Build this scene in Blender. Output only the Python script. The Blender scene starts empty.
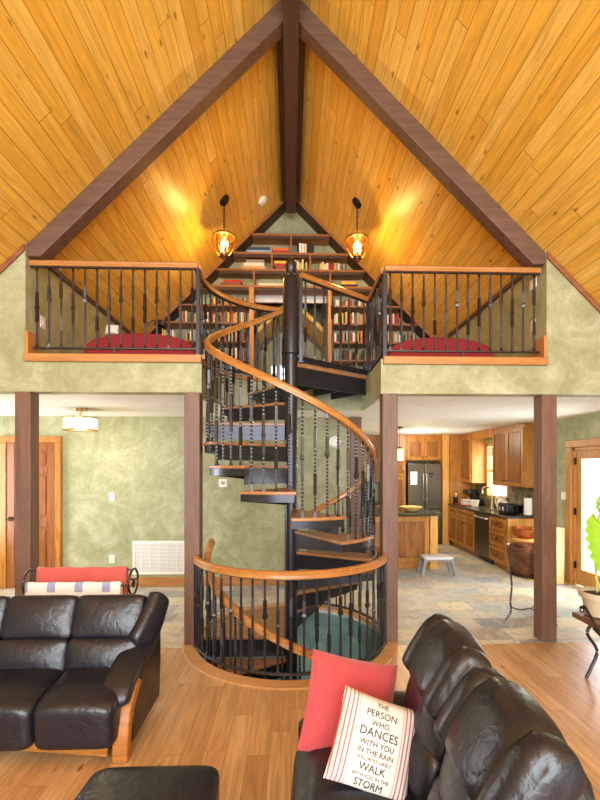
import bpy, math, random
from mathutils import Vector, Matrix
R = random.Random(7)
PI = math.pi
sin, cos, rad = math.sin, math.cos, math.radians
scene = bpy.context.scene
COL = scene.collection

# ------------------------------------------------------------------ camera model (photo pixels -> place)
F_PX, YAW, PX0, PY0, EYE = 430.0, rad(1.8), 304.5, 468.0, 1.7
def tx(px):
    return math.tan(math.atan((px - PX0) / F_PX) + YAW)
def depth(X, Y):
    return Y * cos(YAW) + X * sin(YAW)
def at(px, py, Y):
    X = tx(px) * Y
    return X, EYE - (py - PY0) * depth(X, Y) / F_PX

# ------------------------------------------------------------------ materials
MATS = {}
def lin(c):
    return tuple(((v / 255) / 12.92 if v / 255 <= .04045 else ((v / 255 + .055) / 1.055) ** 2.4) for v in c)
class N:
    def __init__(s, name):
        s.m = bpy.data.materials.new(name); s.m.use_nodes = True
        s.t = s.m.node_tree; s.n = s.t.nodes; s.l = s.t.links
        s.b = s.n['Principled BSDF']; MATS[name] = s.m
    def add(s, typ, **kw):
        n = s.n.new(typ)
        for k, v in kw.items(): setattr(n, k, v)
        return n
    def link(s, a, b): s.l.new(a, b)
    def val(s, sock, v):
        if hasattr(v, 'is_linked') or isinstance(v, bpy.types.NodeSocket): s.link(v, sock)
        else: sock.default_value = v
    def math(s, op, a, b=0.0, c=0.0):
        n = s.add('ShaderNodeMath', operation=op)
        s.val(n.inputs[0], a); s.val(n.inputs[1], b)
        if op in ('MULTIPLY_ADD', 'SMOOTH_MIN', 'COMPARE'): s.val(n.inputs[2], c)
        return n.outputs[0]
    def obj(s):
        n = s.add('ShaderNodeTexCoord'); return n.outputs['Object']
    def sep(s, v):
        n = s.add('ShaderNodeSeparateXYZ'); s.link(v, n.inputs[0]); return n.outputs
    def comb(s, x, y, z=0.0):
        n = s.add('ShaderNodeCombineXYZ')
        for i, v in enumerate((x, y, z)): s.val(n.inputs[i], v)
        return n.outputs[0]
    def noise(s, vec, scale=5, detail=4, rough=.55, dist=0):
        n = s.add('ShaderNodeTexNoise'); n.inputs['Scale'].default_value = scale
        n.inputs['Detail'].default_value = detail; n.inputs['Roughness'].default_value = rough
        n.inputs['Distortion'].default_value = dist
        if vec is not None: s.link(vec, n.inputs['Vector'])
        return n.outputs[0]
    def ramp(s, f, stops, interp='LINEAR'):
        n = s.add('ShaderNodeValToRGB'); e = n.color_ramp.elements; n.color_ramp.interpolation = interp
        while len(e) < len(stops): e.new(.5)
        for i, (p, c) in enumerate(stops):
            e[i].position = p; e[i].color = (*lin(c), 1) if len(c) == 3 and max(c) > 1 or len(c) == 3 else c
        s.link(f, n.inputs[0]); return n.outputs[0]
    def mix(s, f, a, b, mode='MIX'):
        n = s.add('ShaderNodeMix', data_type='RGBA', blend_type=mode)
        s.val(n.inputs[0], f)
        for i, v in ((6, a), (7, b)):
            if isinstance(v, tuple): n.inputs[i].default_value = (*lin(v), 1) if len(v) == 3 else v
            else: s.link(v, n.inputs[i])
        return n.outputs[2]
    def bump(s, h, strength=.3, dist=.01):
        n = s.add('ShaderNodeBump'); n.inputs['Strength'].default_value = strength
        n.inputs['Distance'].default_value = dist
        s.link(h, n.inputs['Height']); s.link(n.outputs[0], s.b.inputs['Normal'])
    def base(s, c):
        if isinstance(c, tuple): s.b.inputs['Base Color'].default_value = (*lin(c), 1)
        else: s.link(c, s.b.inputs['Base Color'])
    def rough(s, r): s.val(s.b.inputs['Roughness'], r)

def plain(name, c, rough=.5, metal=0, emit=None, estr=0, coat=0, spec=None):
    k = N(name); k.base(c); k.rough(rough); k.b.inputs['Metallic'].default_value = metal
    if coat: k.b.inputs['Coat Weight'].default_value = coat
    if spec is not None: k.b.inputs['Specular IOR Level'].default_value = spec
    if emit:
        k.b.inputs['Emission Color'].default_value = (*lin(emit), 1); k.b.inputs['Emission Strength'].default_value = estr
    # a breath of unevenness so no surface is perfectly flat
    n = k.noise(k.obj(), 40, 3); k.bump(n, .05, .004)
    return k.m

def planks(name, u, ku, v, w, L, cols, seam, gap=.02, rough=.4, knots=True, grain=.5, seamdark=.8):
    k = N(name); o = k.sep(k.obj()); ax = {'X': 0, 'Y': 1, 'Z': 2}
    U = k.math('MULTIPLY', o[ax[u]], ku / w); V = k.math('MULTIPLY', o[ax[v]], 1 / L)
    ui = k.math('FLOOR', U)
    wn = k.add('ShaderNodeTexWhiteNoise', noise_dimensions='1D'); k.link(ui, wn.inputs['W'])
    V2 = k.math('ADD', V, k.math('MULTIPLY', wn.outputs[0], 9.0)); vi = k.math('FLOOR', V2)
    wn2 = k.add('ShaderNodeTexWhiteNoise', noise_dimensions='2D'); k.link(k.comb(ui, vi), wn2.inputs['Vector'])
    col = k.ramp(wn2.outputs[0], [(i / (len(cols) - 1), c) for i, c in enumerate(cols)])
    gv = k.comb(k.math('MULTIPLY', U, w * 26), k.math('MULTIPLY', V, L * 1.6), k.math('MULTIPLY', wn2.outputs[0], 50))
    g = k.noise(gv, 1.0, 6, .65, 1.2)
    dk = tuple(int(c * .62) for c in cols[0])
    gm = k.ramp(g, [(.38, (0, 0, 0, 1)), (.72, (1, 1, 1, 1))])
    col = k.mix(k.math('MULTIPLY', gm, grain), col, dk)
    if knots:
        vo = k.add('ShaderNodeTexVoronoi'); vo.inputs['Scale'].default_value = 1
        k.link(k.comb(k.math('MULTIPLY', U, w * 7), k.math('MULTIPLY', V, L * 2.6), k.math('MULTIPLY', wn2.outputs[0], 30)), vo.inputs['Vector'])
        kn = k.ramp(vo.outputs['Distance'], [(.04, (1, 1, 1, 1)), (.12, (0, 0, 0, 1))])
        col = k.mix(k.math('MULTIPLY', kn, .8), col, tuple(int(c * f) for c, f in zip(cols[0], (.52, .36, .24))))
    fu = k.math('FRACT', U); eu = k.math('MINIMUM', fu, k.math('SUBTRACT', 1.0, fu))
    fv = k.math('FRACT', V2); ev = k.math('MULTIPLY', k.math('MINIMUM', fv, k.math('SUBTRACT', 1.0, fv)), L / w)
    e = k.math('MINIMUM', eu, ev)
    sm = k.math('LESS_THAN', e, gap)
    col = k.mix(k.math('MULTIPLY', sm, seamdark), col, seam)
    k.base(col); k.rough(rough)
    k.bump(k.math('SUBTRACT', k.math('MULTIPLY', g, .15), sm), .25, .004)
    return k.m

def wood(name, c1, c2, axis='Z', rough=.4, scale=14, coat=0):
    k = N(name); o = k.sep(k.obj())
    s = {'X': (1.2, scale, scale), 'Y': (scale, 1.2, scale), 'Z': (scale, scale, 1.2)}[axis]
    v = k.comb(*[k.math('MULTIPLY', o[i], s[i]) for i in range(3)])
    g = k.noise(v, 1.3, 6, .65, 1.5); g2 = k.noise(v, 6, 2, .5)
    f = k.math('MULTIPLY_ADD', g2, .25, k.math('MULTIPLY', g, .85))
    k.base(k.ramp(f, [(.3, c2), (.68, c1)])); k.rough(rough)
    if coat: k.b.inputs['Coat Weight'].default_value = coat
    k.bump(g, .12, .004); return k.m

def plaster(name, c1, c2, c3, sc=2.2, rough=.65):
    k = N(name); o = k.obj()
    a = k.noise(o, sc, 6, .62, 1.4); b = k.noise(o, sc * 3.3, 5, .7, 2.0)
    f = k.math('ADD', k.math('MULTIPLY', a, .65), k.math('MULTIPLY', b, .35))
    k.base(k.ramp(f, [(.33, c1), (.5, c2), (.68, c3)])); k.rough(rough)
    k.bump(b, .25, .01); return k.m

pine = planks('pine_boards', 'X', 1.4142, 'Y', .125, 4.6, [(240, 184, 70), (247, 196, 80), (250, 202, 90), (252, 208, 104)], (150, 92, 22), .024, .36, True, .52, .8)
oakfloor = planks('oak_floor', 'X', 1, 'Y', .13, 1.1, [(188, 140, 92), (202, 156, 106), (210, 166, 118), (218, 178, 132)], (126, 86, 50), .014, .32, True, .6, .7)
timber = wood('timber_brown', (124, 92, 74), (90, 64, 52), 'Z', .5, 9)
timber_x = wood('timber_brown_across', (112, 84, 66), (80, 58, 46), 'X', .5, 9)
timber_y = wood('timber_brown_ridge', (94, 66, 50), (64, 44, 34), 'Y', .5, 9)
green = plaster('green_plaster', (136, 140, 100), (160, 162, 124), (190, 190, 160), 2.2)
teal = plaster('teal_plaster', (60, 92, 88), (84, 118, 112), (118, 148, 138), 2.5)
whitec = plaster('white_ceiling', (226, 222, 212), (234, 231, 222), (240, 238, 232), 1.5, .8)
oak = wood('honey_oak', (196, 140, 78), (152, 98, 48), 'Z', .38, 16)
oak_x = wood('honey_oak_across', (194, 136, 76), (148, 94, 46), 'X', .38, 16)
oak_y = wood('honey_oak_along', (194, 136, 76), (148, 94, 46), 'Y', .38, 16)
rail = wood('handrail_oak', (190, 130, 66), (140, 86, 38), 'X', .32, 10, .15)
redtrim = wood('reddish_trim', (150, 94, 56), (108, 64, 36), 'X', .45, 9)
tread_w = wood('tread_oak', (170, 118, 74), (124, 80, 46), 'X', .35, 10)
alder = wood('knotty_alder', (188, 126, 50), (122, 70, 22), 'Z', .36, 7)
alder_d = wood('knotty_alder_dark', (156, 98, 38), (94, 52, 18), 'Z', .36, 6)
nosing = wood('nosing_oak', (206, 156, 104), (168, 118, 72), 'X', .34, 12)
alder_l = wood('knotty_alder_light', (226, 172, 92), (186, 124, 52), 'Z', .38, 9)
doorw = wood('door_wood', (150, 88, 40), (104, 56, 22), 'Z', .3, 11)
shelfw = wood('shelf_wood', (164, 108, 58), (116, 72, 36), 'X', .45, 12)
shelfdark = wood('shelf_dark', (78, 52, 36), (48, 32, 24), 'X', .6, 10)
pinelight = wood('pale_pine', (236, 204, 140), (214, 176, 108), 'Z', .5, 12)
iron = plain('black_iron', (72, 71, 73), .33, .8)
steel = plain('black_steel', (58, 58, 64), .27, .65)
sofawood = wood('sofa_wood', (186, 122, 54), (126, 76, 28), 'X', .32, 10)
knuckle = plain('pewter_iron', (70, 68, 68), .4, .8)
stain = plain('stainless', (118, 112, 96), .32, 1)
chrome = plain('chrome', (232, 228, 218), .3, .9)
whitep = plain('white_plastic', (240, 238, 230), .4)
blackp = plain('black_plastic', (22, 22, 24), .35)
lantern = plain('lantern_bronze', (128, 92, 52), .4, .8)
bronze = plain('dark_bronze', (50, 38, 28), .4, .8)
copper = plain('hammered_copper', (150, 104, 76), .32, 1)
coppero = plain('copper_bowl', (190, 110, 60), .35, .9)
redv = plain('red_velvet', (152, 38, 42), .85)
redt = None
cream = plain('cream_ceramic', (234, 222, 196), .35)
greyp = plain('grey_plastic', (128, 130, 134), .5)
lightgrey = plain('pale_grey_plastic', (205, 203, 198), .5)
leafm = plain('leaf_green', (150, 200, 50), .45)
potm = plain('stone_pot', (196, 180, 150), .8)
paper = plain('white_paper', (244, 242, 236), .7)
purple = plain('purple_ribbon', (110, 40, 90), .6)
grillm = plain('white_grille', (238, 238, 234), .45)
amber = plain('amber_glass_lamp', (250, 200, 120), .3, 0, (255, 190, 90), 4.0)
bulb = plain('lamp_bulb', (255, 235, 190), .3, 0, (255, 205, 120), 60.0)
shade = plain('cream_lamp_shade', (255, 240, 205), .5, 0, (255, 226, 165), 2.6)

def leather():
    k = N('black_leather'); o = k.obj()
    a = k.noise(o, 7, 3, .5, 1.5); b = k.noise(o, 160, 2, .5)
    k.base((20, 22, 33)); k.rough(k.math('MULTIPLY_ADD', a, .2, .24))
    k.b.inputs['Specular IOR Level'].default_value = .6
    v = k.add('ShaderNodeTexNoise'); v.inputs['Scale'].default_value = 16; v.inputs['Detail'].default_value = 3; v.inputs['Distortion'].default_value = .9
    k.link(o, v.inputs['Vector'])
    h = k.math('ADD', k.math('MULTIPLY', v.outputs[0], 1.0), k.math('MULTIPLY', b, .06))
    k.bump(h, .24, .02); return k.m
leath = leather()
leath2 = leath

def cloth(name, c1, c2, sc=120, rough=.9):
    k = N(name); o = k.obj(); a = k.noise(o, sc, 3, .6); b = k.noise(o, 12, 3, .6)
    k.base(k.mix(k.math('MULTIPLY', k.math('ADD', a, b), .5), c1, c2)); k.rough(rough)
    k.b.inputs['Sheen Weight'].default_value = .3
    k.bump(a, .4, .004); return k.m
redpil = cloth('coral_red_fabric', (158, 44, 50), (188, 76, 78))
redtow = cloth('red_towel', (180, 70, 62), (204, 98, 86))

def striped():
    k = N('striped_cushion_cloth'); o = k.sep(k.obj())
    ax = k.math('ABSOLUTE', o[0])
    s = k.math('FRACT', k.math('MULTIPLY', ax, 60.0))
    st = k.math('LESS_THAN', s, .38)
    reg = k.math('MULTIPLY', k.math('GREATER_THAN', ax, .094), st)
    thick = k.math('MULTIPLY', k.math('GREATER_THAN', ax, .089), k.math('LESS_THAN', ax, .0935))
    f = k.math('MAXIMUM', k.math('MULTIPLY', reg, .85), k.math('MULTIPLY', thick, .5))
    k.base(k.mix(f, (214, 206, 194), (168, 66, 76))); k.rough(.9)
    k.bump(k.noise(k.obj(), 200, 2), .3, .003); return k.m
stripe = striped()

def quilt():
    k = N('white_quilt_cloth'); o = k.sep(k.obj())
    v = k.comb(k.math('MULTIPLY', o[0], 4.6), k.math('MULTIPLY', o[2], 4.6), 0.0)
    q = k.sep(v)
    fx = k.math('FRACT', q[0]); fy = k.math('FRACT', k.math('ADD', q[1], .75))
    p = k.math('MULTIPLY', k.math('LESS_THAN', fx, .3), k.math('LESS_THAN', fy, .42))
    k.base(k.mix(k.math('MULTIPLY', p, .8), (242, 240, 234), (140, 146, 204))); k.rough(.9)
    k.bump(k.noise(k.obj(), 60, 3), .3, .006); return k.m
quiltm = quilt()

def slate():
    k = N('slate_tiles'); o = k.sep(k.obj())
    w, h = .40, .30
    vi = k.math('FLOOR', k.math('MULTIPLY', o[1], 1 / h))
    wn0 = k.add('ShaderNodeTexWhiteNoise', noise_dimensions='1D'); k.link(vi, wn0.inputs['W'])
    U = k.math('ADD', k.math('MULTIPLY', o[0], 1 / w), k.math('MULTIPLY', wn0.outputs[0], 3.0)); ui = k.math('FLOOR', U)
    V = k.math('MULTIPLY', o[1], 1 / h)
    wn = k.add('ShaderNodeTexWhiteNoise', noise_dimensions='2D'); k.link(k.comb(ui, vi), wn.inputs['Vector'])
    c = k.ramp(wn.outputs[0], [(0, (150, 154, 162)), (.18, (206, 192, 162)), (.34, (176, 172, 164)), (.5, (222, 206, 170)), (.66, (158, 168, 172)), (.8, (196, 166, 124)), (.9, (136, 138, 144)), (1, (214, 208, 194))])
    a = k.noise(k.obj(), 3.5, 6, .68, 2.2); b = k.noise(k.obj(), 11, 5, .65, 1)
    c = k.mix(k.math('MULTIPLY', k.ramp(a, [(.46, (0, 0, 0, 1)), (.62, (1, 1, 1, 1))]), .5), c, (216, 210, 194))
    c = k.mix(k.math('MULTIPLY', k.ramp(b, [(.5, (0, 0, 0, 1)), (.66, (1, 1, 1, 1))]), .5), c, (128, 130, 136))
    fu = k.math('FRACT', U); fv = k.math('FRACT', V)
    eu = k.math('MULTIPLY', k.math('MINIMUM', fu, k.math('SUBTRACT', 1.0, fu)), w)
    ev = k.math('MULTIPLY', k.math('MINIMUM', fv, k.math('SUBTRACT', 1.0, fv)), h)
    g = k.math('LESS_THAN', k.math('MINIMUM', eu, ev), .004)
    c = k.mix(k.math('MULTIPLY', g, .7), c, (170, 160, 140))
    k.base(c); k.rough(.5); k.bump(k.math('SUBTRACT', b, g), .3, .006); return k.m
slatem = slate()

def granite():
    k = N('dark_granite'); a = k.noise(k.obj(), 60, 5, .7); b = k.noise(k.obj(), 8, 4)
    k.base(k.ramp(k.math('ADD', k.math('MULTIPLY', a, .6), k.math('MULTIPLY', b, .4)), [(.35, (32, 34, 28)), (.55, (66, 66, 50)), (.7, (120, 112, 84))]))
    k.rough(.15); return k.m
gran = granite()
def backsplash():
    k = N('slate_backsplash'); o = k.sep(k.obj()); a = k.noise(k.obj(), 9, 5, .65, 1)
    fu = k.math('FRACT', k.math('MULTIPLY', k.math('ADD', o[1], o[2]), 7.0)); fv = k.math('FRACT', k.math('MULTIPLY', k.math('SUBTRACT', o[1], o[2]), 7.0))
    g = k.math('LESS_THAN', k.math('MINIMUM', fu, fv), .04)
    c = k.ramp(a, [(.3, (96, 88, 62)), (.5, (130, 122, 88)), (.7, (160, 148, 110))])
    k.base(k.mix(k.math('MULTIPLY', g, .6), c, (84, 76, 56))); k.rough(.5); return k.m
splash = backsplash()
def glassm(name, c=(255, 255, 255), alpha=.12, rough=.02):
    k = N(name); k.n.remove(k.b)
    gl = k.add('ShaderNodeBsdfGlossy'); gl.inputs['Roughness'].default_value = rough
    tr = k.add('ShaderNodeBsdfTransparent'); tr.inputs[0].default_value = (*lin(c), 1)
    mx = k.add('ShaderNodeMixShader'); mx.inputs[0].default_value = alpha
    k.link(tr.outputs[0], mx.inputs[1]); k.link(gl.outputs[0], mx.inputs[2])
    k.link(mx.outputs[0], k.n['Material Output'].inputs[0]); return k.m
glass = glassm('clear_glass', (250, 252, 252), .06)
glassa = glassm('amber_clear_glass', (255, 226, 170), .14)

# ------------------------------------------------------------------ mesh builder
class MB:
    def __init__(s): s.v = []; s.f = []
    def add(s, vs, fs):
        o = len(s.v); s.v += [tuple(p) for p in vs]; s.f += [tuple(i + o for i in f) for f in fs]; return s
    def box(s, x0, x1, y0, y1, z0, z1, M=None):
        vs = [Vector((x, y, z)) for z in (z0, z1) for y in (y0, y1) for x in (x0, x1)]
        if M is not None: vs = [M @ v for v in vs]
        return s.add(vs, [(0, 2, 3, 1), (4, 5, 7, 6), (0, 1, 5, 4), (2, 6, 7, 3), (0, 4, 6, 2), (1, 3, 7, 5)])
    def prism(s, poly, a0, a1, axis='Z'):
        n = len(poly)
        def P(p, a): return {'Z': (p[0], p[1], a), 'Y': (p[0], a, p[1]), 'X': (a, p[0], p[1])}[axis]
        vs = [P(p, a0) for p in poly] + [P(p, a1) for p in poly]
        return s.add(vs, [tuple(reversed(range(n))), tuple(range(n, 2 * n))] + [(i, (i + 1) % n, n + (i + 1) % n, n + i) for i in range(n)])
    def sweep(s, path, prof, up=(0, 0, 1), closed=False, scale=None, twist=None, cap=True):
        path = [Vector(p) for p in path]; n = len(path); m = len(prof); vs = []; up = Vector(up)
        for i, p in enumerate(path):
            a = path[(i - 1) % n] if closed or i > 0 else p
            b = path[(i + 1) % n] if closed or i < n - 1 else p
            t = (b - a).normalized(); sd = t.cross(up)
            if sd.length < 1e-5: sd = Vector((1, 0, 0)) if abs(t.x) < .9 else Vector((0, 1, 0)); sd = (sd - t * sd.dot(t))
            sd.normalize(); u = sd.cross(t)
            k = scale[i] if scale else 1; w = twist[i] if twist else 0
            for (x, y) in prof:
                x2, y2 = (x * cos(w) - y * sin(w)) * k, (x * sin(w) + y * cos(w)) * k
                vs.append(p + sd * x2 + u * y2)
        fs = []
        for i in range(n if closed else n - 1):
            j = (i + 1) % n
            for q in range(m): fs.append((i * m + q, i * m + (q + 1) % m, j * m + (q + 1) % m, j * m + q))
        if not closed and cap: fs += [tuple(reversed(range(m))), tuple(range((n - 1) * m, n * m))]
        return s.add(vs, fs)
    def tube(s, path, r, n=8, closed=False, scale=None):
        return s.sweep(path, [(r * cos(2 * PI * i / n), r * sin(2 * PI * i / n)) for i in range(n)], (0, 0, 1) if not closed else (0.01, 0.02, 1), closed, scale)
    def lathe(s, prof, cx=0, cy=0, n=24, M=None, a0=0, a1=2 * PI):
        full = abs(a1 - a0 - 2 * PI) < 1e-6; k = n if full else n + 1; vs = []
        for (r, z) in prof:
            for i in range(k):
                a = a0 + (a1 - a0) * i / n
                v = Vector((cx + r * cos(a), cy + r * sin(a), z)); vs.append(M @ v if M is not None else v)
        fs = []
        for j in range(len(prof) - 1):
            for i in range(n):
                i2 = (i + 1) % k
                fs.append((j * k + i, j * k + i2, (j + 1) * k + i2, (j + 1) * k + i))
        if full and prof[0][0] > 1e-6: fs.append(tuple(reversed(range(k))))
        if full and prof[-1][0] > 1e-6: fs.append(tuple(range((len(prof) - 1) * k, len(prof) * k)))
        return s.add(vs, fs)
    def cyl(s, c, r, h, n=20, M=None):
        return s.lathe([(r, c[2]), (r, c[2] + h)], c[0], c[1], n, M)
    def puff(s, c, size, p=5, n=12, M=None, fn=None):
        """soft cushion: a cube grid pulled to a superellipsoid"""
        seen = {}; fs = []; vs = []
        c = Vector(c)
        def vid(q):
            key = tuple(round(t * 1000) for t in q)
            if key not in seen:
                d = (abs(q[0]) ** p + abs(q[1]) ** p + abs(q[2]) ** p) ** (1 / p)
                v = Vector((q[0] / d * size[0] / 2, q[1] / d * size[1] / 2, q[2] / d * size[2] / 2))
                if fn: v = Vector(fn(v, q))
                v = (M @ v if M is not None else v) + c
                seen[key] = len(vs); vs.append(v)
            return seen[key]
        for ax in range(3):
            for sg in (-1, 1):
                for i in range(n):
                    for j in range(n):
                        qd = []
                        for (a, b) in ((0, 0), (1, 0), (1, 1), (0, 1)):
                            q = [0, 0, 0]; q[ax] = sg; q[(ax + 1) % 3] = 2 * (i + a) / n - 1; q[(ax + 2) % 3] = 2 * (j + b) / n - 1
                            qd.append(vid(q))
                        fs.append(tuple(qd) if sg > 0 else tuple(reversed(qd)))
        return s.add(vs, fs)
    def ball(s, c, r, n=12, sz=1):
        return s.lathe([(max(1e-7, r * sin(PI * i / n)), c[2] - r * sz * cos(PI * i / n)) for i in range(n + 1)], c[0], c[1], n * 2)
    def data(s, name, mat, smooth=35):
        me = bpy.data.meshes.new(name); me.from_pydata(s.v, [], s.f); me.update()
        if smooth:
            me.shade_smooth(); me.set_sharp_from_angle(angle=rad(smooth))
        me.materials.append(mat); return me
    def build(s, name, mat, parent=None, loc=(0, 0, 0), rot=(0, 0, 0), bevel=0, smooth=35, sub=0):
        o = bpy.data.objects.new(name, s.data(name, mat, smooth)); COL.objects.link(o)
        o.location = loc; o.rotation_euler = rot
        if parent: o.parent = parent
        if bevel:
            b = o.modifiers.new('Bevel', 'BEVEL'); b.width = bevel; b.segments = 2; b.limit_method = 'ANGLE'
        if sub:
            m = o.modifiers.new('Sub', 'SUBSURF'); m.levels = sub; m.render_levels = sub
        return o

def B(*a): return MB().box(*a)
def tag(o, label=None, cat=None, group=None, kind=None):
    if label: o['label'] = label
    if cat: o['category'] = cat
    if group: o['group'] = group
    if kind: o['kind'] = kind
    return o
def thing(name, label, cat, loc=(0, 0, 0), rz=0, group=None, kind=None):
    o = bpy.data.objects.new(name, None); COL.objects.link(o); o.location = loc; o.rotation_euler = (0, 0, rz)
    o.empty_display_size = .1
    return tag(o, label, cat, group, kind)
def struct(name, mb, mat, bevel=0, label=None):
    o = mb.build(name, mat, bevel=bevel); o['kind'] = 'structure'; o['category'] = name.split('_')[0]
    o['label'] = label or name.replace('_', ' '); return o
def copy_tree(o, parent=None):
    c = o.copy(); COL.objects.link(c)
    if parent: c.parent = parent
    for ch in list(o.children): copy_tree(ch, c)
    return c
def part_copy(o, parent, loc, rot=None, sz=1):
    c = o.copy(); COL.objects.link(c); c.parent = parent; c.location = loc
    if rot is not None: c.rotation_euler = rot
    c.scale = (1, 1, sz); return c
ORD = ['first', 'second', 'third', 'fourth', 'fifth', 'sixth', 'seventh', 'eighth', 'ninth', 'tenth', 'eleventh', 'twelfth', 'thirteenth', 'fourteenth', 'fifteenth', 'sixteenth', 'seventeenth', 'eighteenth']
def rrect(w, h, r=.012, n=3):
    out = []
    for (sx, sy, a) in ((1, 1, 0), (-1, 1, 90), (-1, -1, 180), (1, -1, 270)):
        for i in range(n + 1):
            t = rad(a + 90 * i / n); out.append((sx * (w / 2 - r) + r * cos(t), sy * (h / 2 - r) + r * sin(t)))
    return out
# ================================================================== THE SETTING
RIDGE = 6.31; YW = 4.13; WT = .15; HB = 2.42; CZ = 2.44; LF = 2.75; YB = 7.52; SX, SY = 0.0, 4.35
def roofz(x): return RIDGE - abs(x)
def arc(cx, cy, r, a0, a1, n):
    return [(cx + r * cos(rad(a0 + (a1 - a0) * i / n)), cy + r * sin(rad(a0 + (a1 - a0) * i / n))) for i in range(n + 1)]
# roof boarding
for sg, nm in ((-1, 'left'), (1, 'right')):
    m = MB().prism([(0, RIDGE), (sg * 4.35, RIDGE - 4.35), (sg * 4.35, RIDGE - 4.2), (0, RIDGE + .15)][::-sg], -4.1, YW + WT, 'Y')
    struct('ceiling', m, pine, label='pine boarded ceiling slope, %s side of the front room' % nm)
    m = MB().prism([(0, RIDGE), (sg * 2.6, RIDGE - 2.6), (sg * 2.6, RIDGE - 2.45), (0, RIDGE + .15)][::-sg], YW + WT, 9.0, 'Y')
    struct('ceiling', m, pine, label='pine boarded ceiling slope, %s side of the loft' % nm)
# floors: timber in front, slate behind, a round stair well bitten out of both
HR = .95
xb = math.sqrt(HR ** 2 - (4.1 - SY) ** 2); a_b = math.degrees(math.asin((4.1 - SY) / HR))
bite = arc(SX, SY, HR, a_b, -180 - a_b, 40)
struct('floor', MB().prism([(-4.7, -4.1), (4.3, -4.1), (4.3, 4.1)] + bite + [(-4.7, 4.1)], -.06, 0), oakfloor, label='oak plank floor of the front room')
bite2 = arc(SX, SY, HR, 180 - a_b, a_b, 40)
struct('floor', MB().prism([(-4.7, 4.1)] + bite2 + [(4.3, 4.1), (4.3, 10.3), (-4.7, 10.3)], -.06, -.002), slatem, label='slate tiled floor of hall and kitchen')
# oak nosing ring round the well
ring = MB().sweep([(x, y, .006) for x, y in arc(SX, SY, 1.0, 0, 360, 72)[:-1]], [(-.07, -.03), (.06, -.03), (.06, .004), (.055, .008), (-.06, .012), (-.07, .004)], closed=True)
struct('trim_1', ring, nosing, label='curved oak nosing around the stair well')
# basement below the well
m = MB()
sh = arc(SX, SY, .96, -62, 92, 40)
m.prism(sh + arc(SX, SY, 1.02, 92, -62, 40), -2.75, -.03)
struct('wall_well', m, teal, label='curved teal plaster wall of the stair well')
m = MB().box(-3.2, 2.2, 1.4, 1.5, -2.75, -.06).box(-3.2, 2.2, 6.1, 6.2, -2.75, -.06).box(-3.3, -3.2, 1.4, 6.2, -2.75, -.06).box(2.2, 2.3, 1.4, 6.2, -2.75, -.06)
struct('wall_basement', m, teal, label='teal basement walls')
struct('floor', B(-3.3, 2.3, 1.4, 6.2, -2.85, -2.75), oakfloor, label='oak floor of the basement')
# gable wall between front room and loft
for sg, xi, nm in ((-1, -.88, 'left'), (1, .92, 'right')):
    poly = [(sg * 3.89, HB), (xi, HB), (xi, 2.70), (sg * 2.5, 2.70), (sg * 2.5, 3.81)]
    struct('wall_front_' + nm, MB().prism(poly[::sg], YW, YW + WT, 'Y'), green, label='green plaster gable wall %s of the stairs' % nm)
    # sloping trim where it meets the roof
    p = [(sg * 2.5, 3.81), (sg * 3.9, 2.41), (sg * 3.9, 2.345), (sg * 2.5, 3.745)]
    struct('trim_%d' % (3 + sg), MB().prism(p[::-sg], YW - .025, YW + .0, 'Y'), redtrim, .004, label='brown trim along the roof slope, %s' % nm)
    # wooden sill under the railing and its upturn
    x0, x1 = sorted((sg * 2.5, xi - sg * .03))
    struct('trim_%d' % (6 + sg), B(x0, x1, YW - .035, YW + WT + .02, 2.70, 2.775), oak_x, .006, label='oak sill on the %s gable wall' % nm)
    x0, x1 = sorted((sg * 2.5, sg * 2.465))
    struct('trim_%d' % (9 + sg), B(x0, x1, YW - .02, YW + WT, 2.775, 2.99), oak, .004, label='short oak upturn at the sill end, %s' % nm)
    # knee walls of the loft with dark trim along the eave
    x0, x1 = sorted((sg * 2.5, sg * 2.6))
    struct('wall_loft_' + nm, B(x0, x1, YW + .15, YB, LF, 3.86), green, label='green loft knee wall, %s' % nm)
    x0, x1 = sorted((sg * 2.5, sg * 2.47))
    struct('trim_%d' % (12 + sg), B(x0, x1, YW + WT, YB - .35, 3.755, 3.805), timber_y, label='dark eave trim on the %s knee wall' % nm)
# loft floor + lower ceiling with the notch for the stairs
notch = [(-.884, 4.134)] + arc(0, 4.42, .93, 190, 90, 24) + [(.90, 5.35), (.90, 4.134)]
struct('floor', MB().prism([(-2.5, YW + .02)] + [(x, max(y, YW + .02)) for x, y in notch] + [(2.5, YW + .02), (2.5, YB), (-2.5, YB)], 2.6, LF), tread_w, label='loft floor')
n2 = [(x, max(y, YW + WT)) for x, y in notch]
struct('ceiling', MB().prism([(-4.7, YW + WT)] + n2 + [(4.12, YW + WT), (4.12, 10.3), (-4.7, 10.3)], CZ, CZ + .06), whitec, label='white ceiling of hall and kitchen')
fas = [(x, y, 2.59) for x, y in notch]
struct('wall_notch', MB().sweep(fas, [(-.02, -.17), (.03, -.17), (.03, .165), (-.02, .165)]), green, label='green face of the loft floor around the stairs')
nt = [(x, y, 2.765) for x, y in notch]
struct('trim_20', MB().sweep(nt[:-2] , [(-.03, -.02), (.06, -.02), (.06, .02), (-.03, .02)]), oak_x, label='oak edging of the curved loft floor')
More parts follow.
